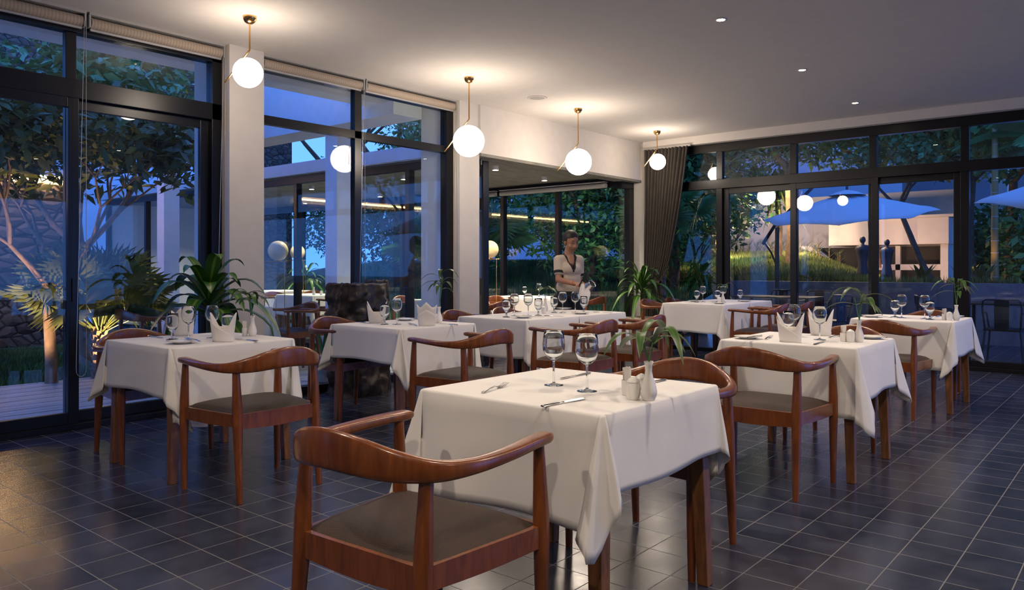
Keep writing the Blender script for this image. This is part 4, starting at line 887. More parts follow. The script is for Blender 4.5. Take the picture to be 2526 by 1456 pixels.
# ================================================================== GARDEN BEHIND THE ANNEX
def bank2(X, Y): return -.03+1.28*np.clip((Y-10.8)/5.5, 0, 1)
m = MB(); nx, ny = 12, 20; vs = [(-22+15.4*i/nx, 10.2+11.5*j/ny, float(bank2(0, np.array(10.2+11.5*j/ny)))-.02) for j in range(ny+1) for i in range(nx+1)]
m.add(vs, [(j*(nx+1)+i, j*(nx+1)+i+1, (j+1)*(nx+1)+i+1, (j+1)*(nx+1)+i) for j in range(ny) for i in range(nx)]); tag(m.build('garden_bank', SOIL, smooth=2), kind='structure')
tag(grass('grass', -20, -6.65, 10.2, 18.5, 0, 90000, .17, 5, zf=bank2, m=mat('shade_lawn', (.11, .27, .09), .7, var=.5, scale=1.3)), 'lush dark lawn behind the annex windows', 'grass')
for i, (x_, y_, h, r_, sd, l) in enumerate([(-8.7, 12.9, 1.5, .13, 11, 'dark tree with a thick trunk behind the waitress, left'), (-7.4, 13.9, 1.7, .11, 12, 'dark leafy tree behind the waitress, upper middle'), (-10.4, 15.0, 1.8, .12, 13, 'dark garden tree beyond the annex, above the opening lamp'), (-7.9, 16.6, 1.7, .12, 14, 'dark tree far behind the glass corner of the annex'),
        (-12.6, 13.4, 1.6, .11, 15, 'dark tree behind the annex, seen through the right middle pane'), (-15.2, 13.6, 2.6, .15, 16, 'tall tree whose crown shows above the annex roof'), (-20.4, 15.6, 2.9, .15, 17, 'tall tree at far left whose crown shows above the annex roof'), (-11.8, 17.5, 2.6, .15, 18, 'tall tree whose crown shows between beam and roof by the second column')]):
    tree(x_, y_, h, r_, l, sd, blobr=.8, n=170, size=.15, ratio=.45, lm=LEAFD if i % 2 else LEAFM, bm=BARK, depth=4, L=h*.55, extra=[(0, 0, 2.2, 1.9, 1.3, 1.7, 7000)], z0=float(bank2(0, np.array(y_)))-.05)
fan_palm(-9.9, 11.0, 'fan palm just outside the annex back windows, left of the opening', 21, ht=1.5, n=22, R=.9, lm=LEAFM, fr_=.55, tr=.07)
fan_palm(-11.6, 11.3, 'fan palm outside the annex, seen through the left middle pane', 22, ht=1.3, n=22, R=.9, lm=LEAFM, fr_=.55, tr=.07)
fan_palm(-6.6, 12.0, 'fan palm at the glass corner behind the striped plant', 23, ht=1.9, n=20, R=.8, lm=LEAFM, fr_=.5, tr=.07)
struct('garden_wall', MB().box(-26, -11.6, 22.5, 22.9, 0, 4.2), EXT)
X_, Y_ = at(1194, 712, .0); r = empty('bollard_lamp', (-8.9, 11.6, -.02), 0, 'small lit mushroom lamp on the lawn left of the opening', 'garden lamp')
MB().lathe([(.03, 0), (.02, .5), (.02, .62)], n=14).build('stem', BLACK, r); MB().lathe([(.001, .72), (.06, .70), (.12, .64), (.12, .63), (.001, .64)], n=24).build('cap', EXT, r, smooth=1); MB().lathe([(.03, .52), (.045, .63)], n=16).build('lamp', mat('bollard_glow', (1, 1, 1), .5, emis=25, ecol=(.8, .9, 1)), r)
spot('garden_uplight', (-7.6, 11.2, .1), 90, (.85, 1, .85), (-8.2, 15.5, 2.2), 150, .8, .1); spot('garden_uplight', (-11.5, 11.0, .1), 80, (1, .95, .75), (-12, 14.5, 2.0), 150, .8, .1)
# ================================================================== TERRACE AND GARDEN ON THE RIGHT
struct('terrace', MB().box(-6.27, 9, RY+.06, 14.0, -.12, -.003), TILE)
PLW = mat('planter_plaster', (.20, .22, .27), .8, var=.15)
struct('planter_wall', MB().box(-6.6, 9, 14.0, 14.2, -.1, .955), PLW)
def hill(X, Y): return .93+.55*np.clip((Y-14.2)/4.0, 0, 1)*(1-np.clip((X+.342*Y)/(.075*Y), 0, 1))-.35*np.clip((X+.262*Y)/.8, 0, 1)*np.clip((Y-14.3)/.5, 0, 1)
m = MB(); nx, ny = 40, 24; vs = []
for j in range(ny+1):
    for i in range(nx+1): X_ = -10+19*i/nx; Y_ = 14.2+9*j/ny; vs.append((X_, Y_, float(hill(np.array(X_), np.array(Y_)))-.03))
m.add(vs, [(j*(nx+1)+i, j*(nx+1)+i+1, (j+1)*(nx+1)+i+1, (j+1)*(nx+1)+i) for j in range(ny) for i in range(nx)]); tag(m.build('garden_bank', SOIL, smooth=2), kind='structure')
tag(grass('lawn', -9.5, -1.6, 14.22, 19, 0, 75000, .13, 7, zf=hill, m=mat('lawn_green', (.15, .19, .045), .7, var=.5, scale=1.5)), 'grassy bank above the grey planter wall outside', 'grass')
WB = mat('white_render', (.68, .66, .64), .85, var=.03)
b = empty('garden_pavilion', (0, 20, 0), 0, 'low white building behind the lawn, lit warm orange below', 'building')
MB().box(-9.6, -3.55, 0, .4, .8, 3.0).box(-3.55, -3.35, 0, .4, 2.62, 3.0).build('wall', WB, b)
MB().box(-5.9, -3.4, -1.3, 0, 1.72, 2.30).box(-6.0, -3.3, -1.35, .0, 2.30, 2.36).build('canopy_front', WB, b, bevel=.01)
m = MB(); m.add([(-6.6, -1.2, 1.72), (-6.35, -1.2, 1.72), (-4.95, -1.2, .6), (-5.2, -1.2, .6), (-6.6, -.9, 1.72), (-6.35, -.9, 1.72), (-4.95, -.9, .6), (-5.2, -.9, .6)], [(0, 3, 2, 1), (4, 5, 6, 7), (0, 1, 5, 4), (1, 2, 6, 5), (2, 3, 7, 6), (3, 0, 4, 7)]); m.build('slanted_ramp', WB, b)
MB().box(-5.0, -3.6, -.9, -.8, 1.15, 1.28).box(-4.55, -4.45, -.9, -.8, .6, 1.7).box(-3.6, -3.45, -1.1, -.1, .6, 1.72).build('terrace_frame', WB, b)
MB().box(-6.7, -3.5, -.06, -.02, .5, 1.70).build('opening_shade_panel', mat('opening_shade', (.02, .018, .016), .6), b)  # thin dark panel over the wall, painted shade of the opening
m = MB(); m.add([(-9.4, -.6, 1.2), (-9.15, -.6, 1.2), (-8.75, -.6, 2.0), (-9.0, -.6, 2.0), (-9.4, -.4, 1.2), (-9.15, -.4, 1.2), (-8.75, -.4, 2.0), (-9.0, -.4, 2.0)], [(0, 3, 2, 1), (4, 5, 6, 7), (0, 1, 5, 4), (1, 2, 6, 5), (2, 3, 7, 6), (3, 0, 4, 7)]); m.box(-10.2, -8.8, -.55, .0, 1.9, 2.1)
for k in range(4): m.box(-10.2, -9.3+.1*k, -.55, -.1, 1.25+.17*k, 1.31+.17*k)
m.build('outside_stair', WB, b)
struct('garden_wall', MB().box(-11.5, -6.0, 26, 26.3, 0, 8).box(-12.3, -11.9, 22.5, 22.8, 0, 7), mat('dim_wall', (.42, .45, .5), .85)); struct('garden_wall', MB().box(-6.0, 6, 26, 26.3, 0, 8), mat('dim_wall2', (.12, .12, .14), .85)); struct('garden_wall', MB().box(-3.1, -2.75, 22, 22.3, 0, 7), WB)
spot('garden_uplight', (-6.3, 17.2, 1.75), 85, (1, .62, .40), (-6.0, 20, 2.3), 150, .8, .08); spot('garden_uplight', (-4.3, 17.0, 1.0), 75, (1, .52, .34), (-4.3, 19.6, 1.9), 150, .8, .08)
spot('garden_uplight', (-7.6, 16.6, 1.6), 75, (1, .68, .45), (-7.9, 20, 2.1), 130, .8, .03); spot('garden_lantern', (-6.3, 15.6, 3.2), 210, (1, .66, .34), (-6.0, 15.9, 1.2), 160, .8, .05); spot('garden_lantern', (-4.9, 16.6, 3.0), 130, (1, .66, .34), (-5.2, 16.0, 1.2), 160, .8, .05)
# spiky row of plants, frangipani, pandanus, trees, palms, bamboo
rn = random.Random(5)
for i in range(26):
    x_ = -8.9+3.2*i/26 if i < 18 else -6.3+1.0*(i-18)/8; y_ = 18.6 if i < 18 else 18.0; r = empty('spiky_bedding_plant', (x_+rn.uniform(-.04, .04), y_+rn.uniform(-.15, .15), float(hill(np.array(x_), np.array(y_)))-.02), 0, 'thin spiky plant in the row along the far edge of the bank', 'plant', 'spiky plants in a row behind the lawn'); m = MB(); st = MB(); hh = .3+.15*rn.random()
    st.tube([(0, 0, 0), (0, 0, hh)], .008, 5)
    for k in range(14): a = k*2.4; d = Vector((math.cos(a), math.sin(a), 0)); z = hh*(.3+.7*k/14); m.ribbon([Vector((0, 0, z))+d*.14*u+Vector((0, 0, .14*u-.03*u*u)) for u in (0, .5, 1)], [.006, .009, .0008], d.cross(Vector((0, 0, 1))), .2)
    m.build('leaves', LEAFW, r); st.build('stem', BARK2, r)
def frangipani(x, y, z, label, seed, s=1):
    rn = random.Random(seed); o = empty('frangipani_tree', (x, y, z), 0, label, 'tree'); mb = MB(); ends = []
    branches(mb, Vector((0, 0, 0)), Vector((.05, 0, 1)).normalized(), .45*s, .045*s, 4, rn, ends, .75, .25); mb.build('trunk', mat('grey_bark', (.16, .15, .15), .8, var=.2), o, smooth=1); lf = MB()
    for e in ends:
        for k in range(7):
            a = k*.9+rn.random(); d = Vector((math.cos(a), math.sin(a), 0)); L = .24*s; el = rn.uniform(-.2, .9)
            lf.ribbon([e+d*L*u*math.cos(el)+Vector((0, 0, L*u*math.sin(el)-.3*L*u*u)) for u in (0, .25, .5, .75, 1)], [.004, .022*s, .036*s, .032*s, .001], d.cross(Vector((0, 0, 1))), .15)
    lf.build('foliage', LEAFM, o, smooth=2); return o
frangipani(-6.75, 14.75, .92, 'bare-branched frangipani behind the curtain-side window', 4, 1.0)
dracaena(-6.55, 13.4, 1.05, .55, 'leafy potted plant outside, left behind the curtain table', 51, n=26, L=.7, wid=.035, mat_=LEAFM and DRAC)
def pandanus(x, y, z, label, seed, h=1.6):
    o = empty('pandanus', (x, y, z), 0, label, 'tree'); rn = random.Random(seed); MB().tube([(0, 0, 0), (.05, 0, h*.5), (0, 0, h)], [.09, .07, .06], 10).build('trunk', BARK2, o, smooth=1); lf = MB()
    for i in range(60):
        a = i*2.399; el = -.3+1.5*(i/60); L = .9*(.7+.4*rn.random()); d = Vector((math.cos(a), math.sin(a), 0)); lf.ribbon([Vector((0, 0, h))+d*L*u*math.cos(el)*.9+Vector((0, 0, L*(u*math.sin(el)-.75*u*u))) for u in [q/6 for q in range(7)]], [.03*(1-u)**.5+.002 for u in [q/6 for q in range(7)]], d.cross(Vector((0, 0, 1))), .2)
    lf.build('foliage', LEAFW, o, smooth=2)
pandanus(-6.55, 17.2, 1.3, 'pandanus with long strap leaves behind the left umbrella', 3, 1.55)
tag(MB().tube([(-8.2, 17.0, 1.2), (-8.15, 17.0, 2.0), (-8.3, 17.05, 3.0), (-8.2, 17, 4.6)], [.30, .22, .17, .14], 12).build('old_tree', BARK2, smooth=1), 'thick old trunk behind the frangipani, lit orange at its foot', 'tree')
tree(-5.95, 16.4, 2.0, .12, 'broad tree with orange-lit trunk behind the umbrella', 31, blobr=.8, n=130, size=.17, ratio=.45, lm=LEAFM, depth=4, L=1.0, z0=1.25, extra=[(0, 0, 3.0, 1.5, 1.3, .8, 2500)])
for i, (x_, y_, z_, h, sd, l) in enumerate([(-4.7, 17.9, 1.2, 1.9, 33, 'dense green tree above the white pavilion, middle'), (-2.72, 16.9, 1.0, 1.85, 34, 'dense green tree with glossy leaves above the terrace doors'), (-2.2, 18.2, .9, 2.0, 35, 'dense green tree on the right behind the slanting trunk'), (-.6, 19.5, .9, 2.0, 36, 'green tree at the right edge behind the bamboo')]):
    tree(x_, y_, h, .10, l, sd, blobr=.85, n=170, size=.17, ratio=.5, lm=[LEAFM, LEAFM, LEAFD, LEAFD][i], bm=BARK, depth=4, L=.95, z0=z_, extra=[(0, 0, h+1.2, 1.9, 1.5, 1.2, 3500)])
tree(-3.1, 15.6, 1.5, .055, 'small leaning tree with dark heart-shaped leaves before the pavilion', 41, blobr=.4, n=60, size=.13, ratio=.7, lm=LEAFD, bm=BARK, depth=3, L=.5, d0=(-.42, .0, 1), z0=.93)
def feather_palm(x, y, z, h, label, seed, n=14, L=1.5, rt=.06, tm=None):
    o = empty('feather_palm', (x, y, z), 0, label, 'palm'); rn = random.Random(seed); MB().tube([(0, 0, 0), (.03, 0, h*.5), (0, 0, h)], [rt, rt*.85, rt*.8], 12).build('trunk', tm or BARK2, o, smooth=1); st = MB(); lf = MB()
    for i in range(n):
        a = i*2.399; el = .2+1.15*(i/n); d = Vector((math.cos(a), math.sin(a), 0)); sd = d.cross(Vector((0, 0, 1))); P = [Vector((0, 0, h))+d*L*u*math.cos(el)+Vector((0, 0, L*(u*math.sin(el)-.55*u*u))) for u in [q/10 for q in range(11)]]; st.tube(P, [.012*(1-.07*q) for q in range(11)], 5)
        for q in range(44):
            u = .12+.88*q/44; k = min(9, int(u*10)); p = P[k].lerp(P[k+1], u*10-k); tg = (P[k+1]-P[k]).normalized(); l = .45*math.sin(pi*min(1, u*.85+.1))
            for s in (-1, 1): dd = (tg*.5+sd*s).normalized(); w_ = tg*.012; lf.add([p-w_, p+dd*l*.5+w_*.8, p+dd*l-Vector((0, 0, l*.35))], [(0, 1, 2)])
    st.build('stalks', LEAFM, o); lf.build('fronds', LEAFM, o)
feather_palm(-1.4, 15.2, .93, 2.35, 'feather palm at the upper right corner of the garden view', 3)
BAM = mat('bamboo_stalk', (.26, .17, .05), .4, col2=(.34, .24, .08), stretch=(1, 1, .1))
spot('garden_uplight', (-2.2, 14.55, 1.0), 14, (1, .55, .22), (-2.05, 15, 2.2), 70, .8, .03)
RNG = mat('node_ring', (.45, .42, .36), .6)
for i, (x_, y_, ln, l) in enumerate([(-2.05, 15.0, .0, 'upright orange-lit bamboo-like stalk with pale rings'), (-1.42, 14.9, .22, 'leaning bamboo-like stalk at the right edge')]):
    r = empty('palm_stalk', (x_, y_, .93), 0, l, 'plant stem'); MB().tube([(0, 0, 0), (ln*.5, 0, 1.2), (ln, 0, 2.6)], [.06, .05, .045], 12).build('stem', BAM, r, smooth=1); m = MB()
    for k in range(12): z = .12+k*.2; m.lathe([(.062-.0013*k*4*.3, -.006), (.064-.0013*k, .0), (.062-.0013*k, .006)], (ln*z/2.6, 0, z), 14)
    m.build('rings', RNG, r)
def banana(x, y, z, label, seed):
    o = empty('banana_plant', (x, y, z), 0, label, 'plant'); rn = random.Random(seed); lf = MB(); MB().tube([(0, 0, 0), (0, 0, .8)], [.07, .05], 10).build('stem', LEAFW, o, smooth=1)
    for i in range(9):
        a = i*2.399; el = .5+.9*rn.random(); d = Vector((math.cos(a), math.sin(a), 0)); L = 1.2+.4*rn.random(); lf.ribbon([Vector((0, 0, .7))+d*L*u*math.cos(el)+Vector((0, 0, L*(u*math.sin(el)-.5*u*u))) for u in [q/8 for q in range(9)]], [.02, .03, .12, .16, .17, .16, .13, .08, .003], d.cross(Vector((0, 0, 1))), .2)
    lf.build('leaves', leaf_mat('banana_leaf', (.04, .13, .03), (.16, .24, .08)) if 'ban' not in MATS else MATS['ban'], o, smooth=2)
banana(-.85, 15.0, .9, 'broad-leaved banana plant at the right edge of the window', 1); banana(-.2, 16.2, .9, 'second banana plant farther back at the right edge', 2)
for i, (x_, y_) in enumerate([(-3.05, 14.6), (-2.45, 14.7), (-2.15, 14.5)]):
    r = empty('agave', (x_, y_, .93), 0, ['broad pointed agave on the planter wall, left of the leaning trunk', 'broad pointed agave right of the pavilion corner', 'small pointed agave behind the terrace door mullion'][i], 'plant'); lf = MB()
    for k in range(8): a = k*2.4; d = Vector((math.cos(a), math.sin(a), 0)); lf.ribbon([d*.22*u+Vector((0, 0, .38*u-.05*u*u)) for u in (0, .3, .6, .85, 1)], [.03, .05, .045, .02, .001], d.cross(Vector((0, 0, 1))), .3)
    lf.build('leaves', LEAFW, r, smooth=2)
# umbrellas
UMB = mat('umbrella_canvas', (.55, .56, .55), .8); UMBP = mat('umbrella_metal', (.06, .065, .08), .4, .5)
def umbrella(cx, cy, top, rim, R, polex, poley, label, tilt=(.0, -.17)):
    o = empty('cantilever_umbrella', (cx, cy, 0), 0, label, 'umbrella'); m = MB(); n = 8; vs = [(0, 0, top)]; K = 6; fs = []
    for k in range(1, K+1):
        for i in range(n*4):
            a = 2*pi*i/(n*4)+.2; seg = abs(math.sin(n*a/2-.2*n/2)); t = k/K; rr = R*t*(1-.07*seg); vs.append((rr*math.cos(a), rr*math.sin(a), top-(top-rim)*t**1.15-.05*seg*t*(1-t)*2+(.03*seg if k == K else 0)))
    N_ = n*4
    for i in range(N_): fs.append((0, 1+i, 1+(i+1) % N_))
    for k in range(K-1):
        for i in range(N_): fs.append((1+k*N_+i, 1+(k+1)*N_+i, 1+(k+1)*N_+(i+1) % N_, 1+k*N_+(i+1) % N_))
    vs = [(p[0], p[1], p[2]-(p[0]*tilt[0]+p[1]*tilt[1])) for p in vs]
    m.add(vs, fs); c = m.build('canopy', UMB, o, smooth=2); md = c.modifiers.new('s', 'SOLIDIFY'); md.thickness = .004
    v = MB(); v.lathe([(.0, top+.055), (.15, top+.02), (.28, top-.04)], n=24).build('vent', UMB, c, smooth=2)
    px_, py_ = polex-cx, poley-cy; MB().tube([(px_, py_, 0), (px_, py_, 1.9)], .035, 12).build('pole', UMBP, o, smooth=1)
    pp = Vector((px_, py_, 0)); uu = Vector((-px_, -py_, 0)).normalized(); z_ = lambda a: Vector((0, 0, a))
    MB().tube([pp+z_(1.22), pp-uu*.12+z_(1.48), pp-uu*.26+z_(1.66)], [.018, .018, .022], 10).tube([pp-uu*.28+z_(1.62), pp-uu*.05+z_(1.93), pp+uu*.38+z_(2.3), pp*.4+z_(top+.22), pp*.12+z_(top+.36), z_(top+.36), z_(top)], [.03, .028, .028, .027, .026, .024, .02], 10).build('arm', UMBP, o, smooth=1)
    for k in range(n):
        a = 2*pi*k/n+.2; MB().tube([(.02*math.cos(a), .02*math.sin(a), top-.05), (R*.96*math.cos(a), R*.96*math.sin(a), rim+.0-R*(math.cos(a)*tilt[0]+math.sin(a)*tilt[1]))], .008, 6).build('rib', UMBP, c)
    MB().box(px_-.35, px_+.35, py_-.35, py_+.35, -.005, .05).build('base', UMBP, o)
umbrella(-3.80, 12.95, 2.40, 2.04, 1.32, -5.03, 13.2, 'blue-lit cantilever umbrella with crank pole outside the middle doors')
umbrella(-.35, 12.2, 2.55, 2.12, 1.55, 1.0, 12.8, 'second cantilever umbrella at the right edge of the picture')
# terrace chairs and tables
METAL = mat('dark_blue_metal', (.03, .04, .06), .35, .5)
def make_mchair():
    r = empty('metal_terrace_chair', label='x', cat='chair'); f = MB()
    MB().box(-.20, .20, -.19, .20, .44, .465).build('seat', METAL, r, bevel=.008)
    for s in (-1, 1):
        for fy in (.19, -.19): MB().tube([(s*.18, fy*.95, .45), (s*.22, fy*1.2, 0)], .012, 8).build('leg', METAL, r, smooth=1)
    f.tube([(-.18, -.18, .45), (-.20, -.25, .72), (-.19, -.26, .80), (-.16, -.265, .82), (.16, -.265, .82), (.19, -.26, .80), (.20, -.25, .72), (.18, -.18, .45)], .011, 8); f.tube([(-.20, -.24, .66), (-.24, .05, .65), (-.22, .19, .64), (-.19, .19, .45)], .011, 8); f.tube([(.20, -.24, .66), (.24, .05, .65), (.22, .19, .64), (.19, .19, .45)], .011, 8); f.build('back_and_arm_tube', METAL, r, smooth=1)
    MB().box(-.075, .075, -.262, -.252, .46, .815).build('back_splat', METAL, r); return r
MC = make_mchair()
def ttable(x, y, sx_, sy, label):
    r = empty('metal_terrace_table', (x, y, 0), 0, label, 'table'); MB().box(-sx_, sx_, -sy, sy, .73, .75).build('tabletop', METAL, r, bevel=.004)
    for a in (-1, 1):
        for b_ in (-1, 1): MB().box(a*(sx_-.04)-.02, a*(sx_-.04)+.02, b_*(sy-.04)-.02, b_*(sy-.04)+.02, 0, .73).build('leg', METAL, r)
ttable(-4.6, 12.1, .6, .35, 'dark metal terrace table outside behind the curtain table'); ttable(-1.55, 11.7, .38, .38, 'dark metal terrace table outside at the right'); ttable(.3, 11.9, .4, .4, 'dark metal terrace table beyond the right edge')
for x_, y_, rz, l in [(-4.85, 12.75, 180, 'metal armchair behind the terrace table, left one of the pair'), (-4.25, 12.75, 180, 'metal armchair behind the terrace table, right one of the pair'), (-3.55, 11.2, 60, 'dark metal armchair outside the middle door, seen from the side'), (-2.25, 11.7, -70, 'dark metal armchair tilted away, left of the right terrace table'), (-1.4, 11.0, 0, 'dark metal armchair at the right edge, its back to the glass'), (-5.3, 12.1, -90, 'metal armchair at the left end of the terrace table')]:
    putw(MC, x_, y_, 0, rz, l)
# dark mannequin-like statues beyond the door
def statue(x, y, z, s, label, rz):
    r = empty('garden_statue', (x, y, z), rz, label, 'statue'); SM = mat('statue_bronze', (.05, .045, .06), .5)
    MB().lathe([(.001, 0), (.20*s, 0), (.17*s, .3*s), (.12*s, .55*s), (.19*s, .95*s), (.22*s, 1.05*s), (.17*s, 1.12*s), (.05*s, 1.16*s), (.05*s, 1.22*s)], n=20).build('robe', SM, r, smooth=2); MB().ball((0, 0, 1.31*s), .09*s, 16, 12, (1, 1, 1.25)).build('head', SM, r, smooth=2)
for px, l, sc_ in [(2128, 'dark draped statue left of the door mullion outside', .62), (2188, 'dark draped statue right of the door mullion outside', .58)]:
    X_, Y_ = atd(px, 14.9); statue(X_, Y_, .93, sc_, l, 0); tag(bpy.data.objects[[o.name for o in bpy.data.objects if o.name.startswith('garden_statue')][-1]], l)
for i, (x_, y_, z_, rx, n_) in enumerate([(-1.1, 17.6, 1.6, 1.3, 5000), (.6, 17.0, 1.8, 1.4, 5000), (-2.9, 20.6, 1.5, .8, 2500), (-8.6, 21.3, 2.6, 1.0, 3000), (-9.9, 18.9, 1.9, .8, 2500)]):
    o = empty('shrub', (x_, y_, z_-1), 0, ['tall leafy shrub behind the right stalks', 'tall leafy shrub at the far right', 'shrub filling the gap right of the pavilion', 'leafy shrub above the pavilion, left', 'leafy shrub behind the curtain edge'][i], 'shrub'); leaves('foliage', [(0, 0, 1.0, rx, rx*.8, 1.3, n_)], .2, .5, 90+i, LEAFM if i != 3 else LEAFD, o); MB().tube([(0, 0, -.6), (0, 0, 1)], .05, 8).build('stem', BARK, o)
# ================================================================== WAITRESS
def bake(o, cut=None):
    dg = bpy.context.evaluated_depsgraph_get(); me = bpy.data.meshes.new_from_object(o.evaluated_get(dg)); o.modifiers.clear(); old = o.data; mats = list(old.materials); o.data = me; bpy.data.meshes.remove(old)
    if not me.materials:
        for x_ in mats: me.materials.append(x_)
    if cut:
        b = bmesh.new(); b.from_mesh(me); bmesh.ops.delete(b, geom=[f for f in b.faces if cut(f.calc_center_median())], context='FACES'); b.to_mesh(me); b.free()
    me.polygons.foreach_set('use_smooth', [True]*len(me.polygons)); me.update(); return o
def cap(m, a, ra, b, rb, n=16, flat=1.0, ax=None):
    "closed tapered capsule; flat squashes along ax"
    A, B = Vector(a), Vector(b); t = (B-A); L = t.length; t.normalize(); u = Vector(ax) if ax else (Vector((0, 1, 0)) if abs(t.y) < .9 else Vector((1, 0, 0))); u = (u-t*u.dot(t)).normalized(); v = t.cross(u); vs = []; fs = []; rings = []
    for k in range(1, 5): q = pi/2*k/5; rings.append((A-t*ra*math.cos(q), ra*math.sin(q)))
    rings += [(A, ra), (A.lerp(B, .5), (ra+rb)/2), (B, rb)]
    for k in range(4, 0, -1): q = pi/2*k/5; rings.append((B+t*rb*math.cos(q), rb*math.sin(q)))
    for p, r in rings: vs += [p+v*r*math.cos(2*pi*i/n)+u*r*flat*math.sin(2*pi*i/n) for i in range(n)]
    for j in range(len(rings)-1):
        for i in range(n): fs.append((j*n+i, j*n+(i+1) % n, (j+1)*n+(i+1) % n, (j+1)*n+i))
    fs += [tuple(range(n-1, -1, -1)), tuple((len(rings)-1)*n+i for i in range(n))]; m.add(vs, fs)
def remesh(mb, name, m, parent, vox, sm=4, cut=None, fac=.5):
    o = mb.build(name, m, parent); r = o.modifiers.new('r', 'REMESH'); r.mode = 'VOXEL'; r.voxel_size = vox; s = o.modifiers.new('s', 'SMOOTH'); s.iterations = sm; s.factor = fac; return bake(o, cut)
# local frame: x = her left as seen right in the picture, -y = towards the camera; she is turned a little to picture-right
WX, WY = -4.98, 6.96
W = empty('person', (WX, WY, 0), YAW+math.radians(18), 'young woman in a cream knit top with black trim, pouring water at the long table', 'person')
b = MB()
# legs and feet
for s in (-1, 1):
    cap(b, (s*.085, .01, .86), .088, (s*.085, .0, .48), .056); cap(b, (s*.085, 0, .48), .054, (s*.085, .02, .10), .036); cap(b, (s*.085, .02, .06), .036, (s*.09, -.12, .03), .03)
cap(b, (-.04, .0, .90), .10, (.04, 0, .90), .10, flat=.85); cap(b, (0, .0, .95), .095, (0, 0, 1.08), .085, flat=.8); cap(b, (-.035, .005, 1.12), .080, (.035, .005, 1.12), .080, flat=.85, ax=(0, 1, 0)); cap(b, (-.05, .005, 1.20), .078, (.05, .005, 1.20), .078)
cap(b, (0, -.035, 1.25), .05, (0, -.02, 1.30), .05); cap(b, (-.095, .015, 1.290), .040, (.095, .015, 1.290), .040); cap(b, (0, .02, 1.28), .06, (0, .0, 1.42), .046); cap(b, (0, .015, 1.32), .062, (0, .005, 1.36), .05)
SHR, SHL = Vector((-.122, .01, 1.285)), Vector((.122, .01, 1.285)); ELR, WRR = Vector((-.150, -.06, 1.07)), Vector((-.050, -.285, 1.030)); ELL, WRL = Vector((.140, .05, 1.04)), Vector((.125, -.15, 1.0))
for S, E_, Wr in ((SHR, ELR, WRR), (SHL, ELL, WRL)):
    cap(b, S, .043, E_, .035); cap(b, E_, .035, Wr, .024)
# hands: palm, four curled fingers of unequal length, a thumb from the side of the palm
def hand(m, wr, d, up, side):
    d = Vector(d).normalized(); up = Vector(up); up = (up-d*up.dot(d)).normalized(); sd = d.cross(up)*side
    cap(m, wr, .026, wr+d*.055, .033, flat=.55, ax=up); base = wr+d*.075
    for k, L in enumerate((.062, .070, .066, .052)):
        o = base+sd*(.027-.018*k)-d*(.004*abs(k-1)); p1 = o+d*L*.45-up*.004; p2 = p1+d*L*.25-up*L*.32; p3 = p2-d*L*.08-up*L*.32; cap(m, o, .0092, p1, .0085, 8); cap(m, p1, .0085, p2, .008, 8); cap(m, p2, .008, p3, .0072, 8)
    o = wr+d*.022+sd*.026; p1 = o+d*.028+sd*.020-up*.012; p2 = p1+d*.028+sd*.002-up*.018; cap(m, o, .0125, p1, .0105, 8); cap(m, p1, .0105, p2, .0088, 8)
hand(b, WRR, (.62, -.70, -.30), (.2, -.1, 1), 1); hand(b, WRL, (-.55, -.75, -.25), (-.2, -.1, 1), -1)
# head, tilted down and to picture-right
HC = Vector((.012, -.028, 1.485)); hd = MB()
hd.ball((0, .012, .022), 1, 24, 18, (.074, .088, .092)); hd.ball((0, -.018, -.035), 1, 24, 16, (.058, .066, .070)); hd.ball((0, -.045, -.082), 1, 16, 10, (.030, .026, .024)); hd.ball((-.033, -.048, -.030), 1, 14, 10, (.030, .030, .030)); hd.ball((.033, -.048, -.030), 1, 14, 10, (.030, .030, .030))
cap(hd, (0, -.078, .012), .008, (0, -.094, -.022), .0125, 12); hd.ball((-.012, -.086, -.026), 1, 10, 8, (.009, .009, .008)); hd.ball((.012, -.086, -.026), 1, 10, 8, (.009, .009, .008)); hd.ball((0, -.076, -.050), 1, 14, 10, (.026, .014, .012)); cap(hd, (-.040, -.066, .026), .010, (.040, -.066, .026), .010, 10)
for s in (-1, 1): hd.ball((s*.076, .006, -.008), 1, 12, 10, (.009, .017, .029))
HM = Matrix.Translation(HC) @ Matrix.Rotation(math.radians(14), 4, 'Z') @ Matrix.Rotation(math.radians(20), 4, 'X')
def hx(mb): mb.v = [tuple(HM @ Vector(p)) for p in mb.v]; return mb
hx(hd); b.add(hd.v, hd.f); remesh(b, 'body', SKIN, W, .0055, 5)
hr = MB(); hr.ball((0, .026, .032), 1, 28, 20, (.087, .095, .099)); hr.ball((0, .112, .030), 1, 16, 12, (.042, .036, .042))
face = lambda p: p.y < -.036-.30*max(0, p.z-.05) and p.z < .064 or (p.z < -.028 and p.y < .03) or (p.z < .05 and p.y < -.012)
IM = HM.inverted(); h_ = hx(hr); remesh(h_, 'hair', HAIR, W, .006, 4, cut=lambda p: face(IM @ p))
def hpart(name, m, mb): return hx(mb).build(name, m, W, smooth=2)
for s in (-1, 1):
    mb = MB(); mb.tube([(s*.016, -.0775, .033), (s*.031, -.0775, .0385), (s*.050, -.066, .031)], [.0018, .003, .0015], 8); hpart('eyebrow', HAIR, mb)
    mb = MB(); mb.tube([(s*.016, -.0755, .006), (s*.030, -.0775, .0035), (s*.046, -.0675, .007)], [.0012, .0026, .0012], 8); hpart('eyelashes', HAIR, mb)
    mb = MB(); mb.lathe([(.0001, -.006), (.006, 0), (.0001, .006)], (s*.078, .0, -.05), 10); hpart('earring', STEEL, mb)
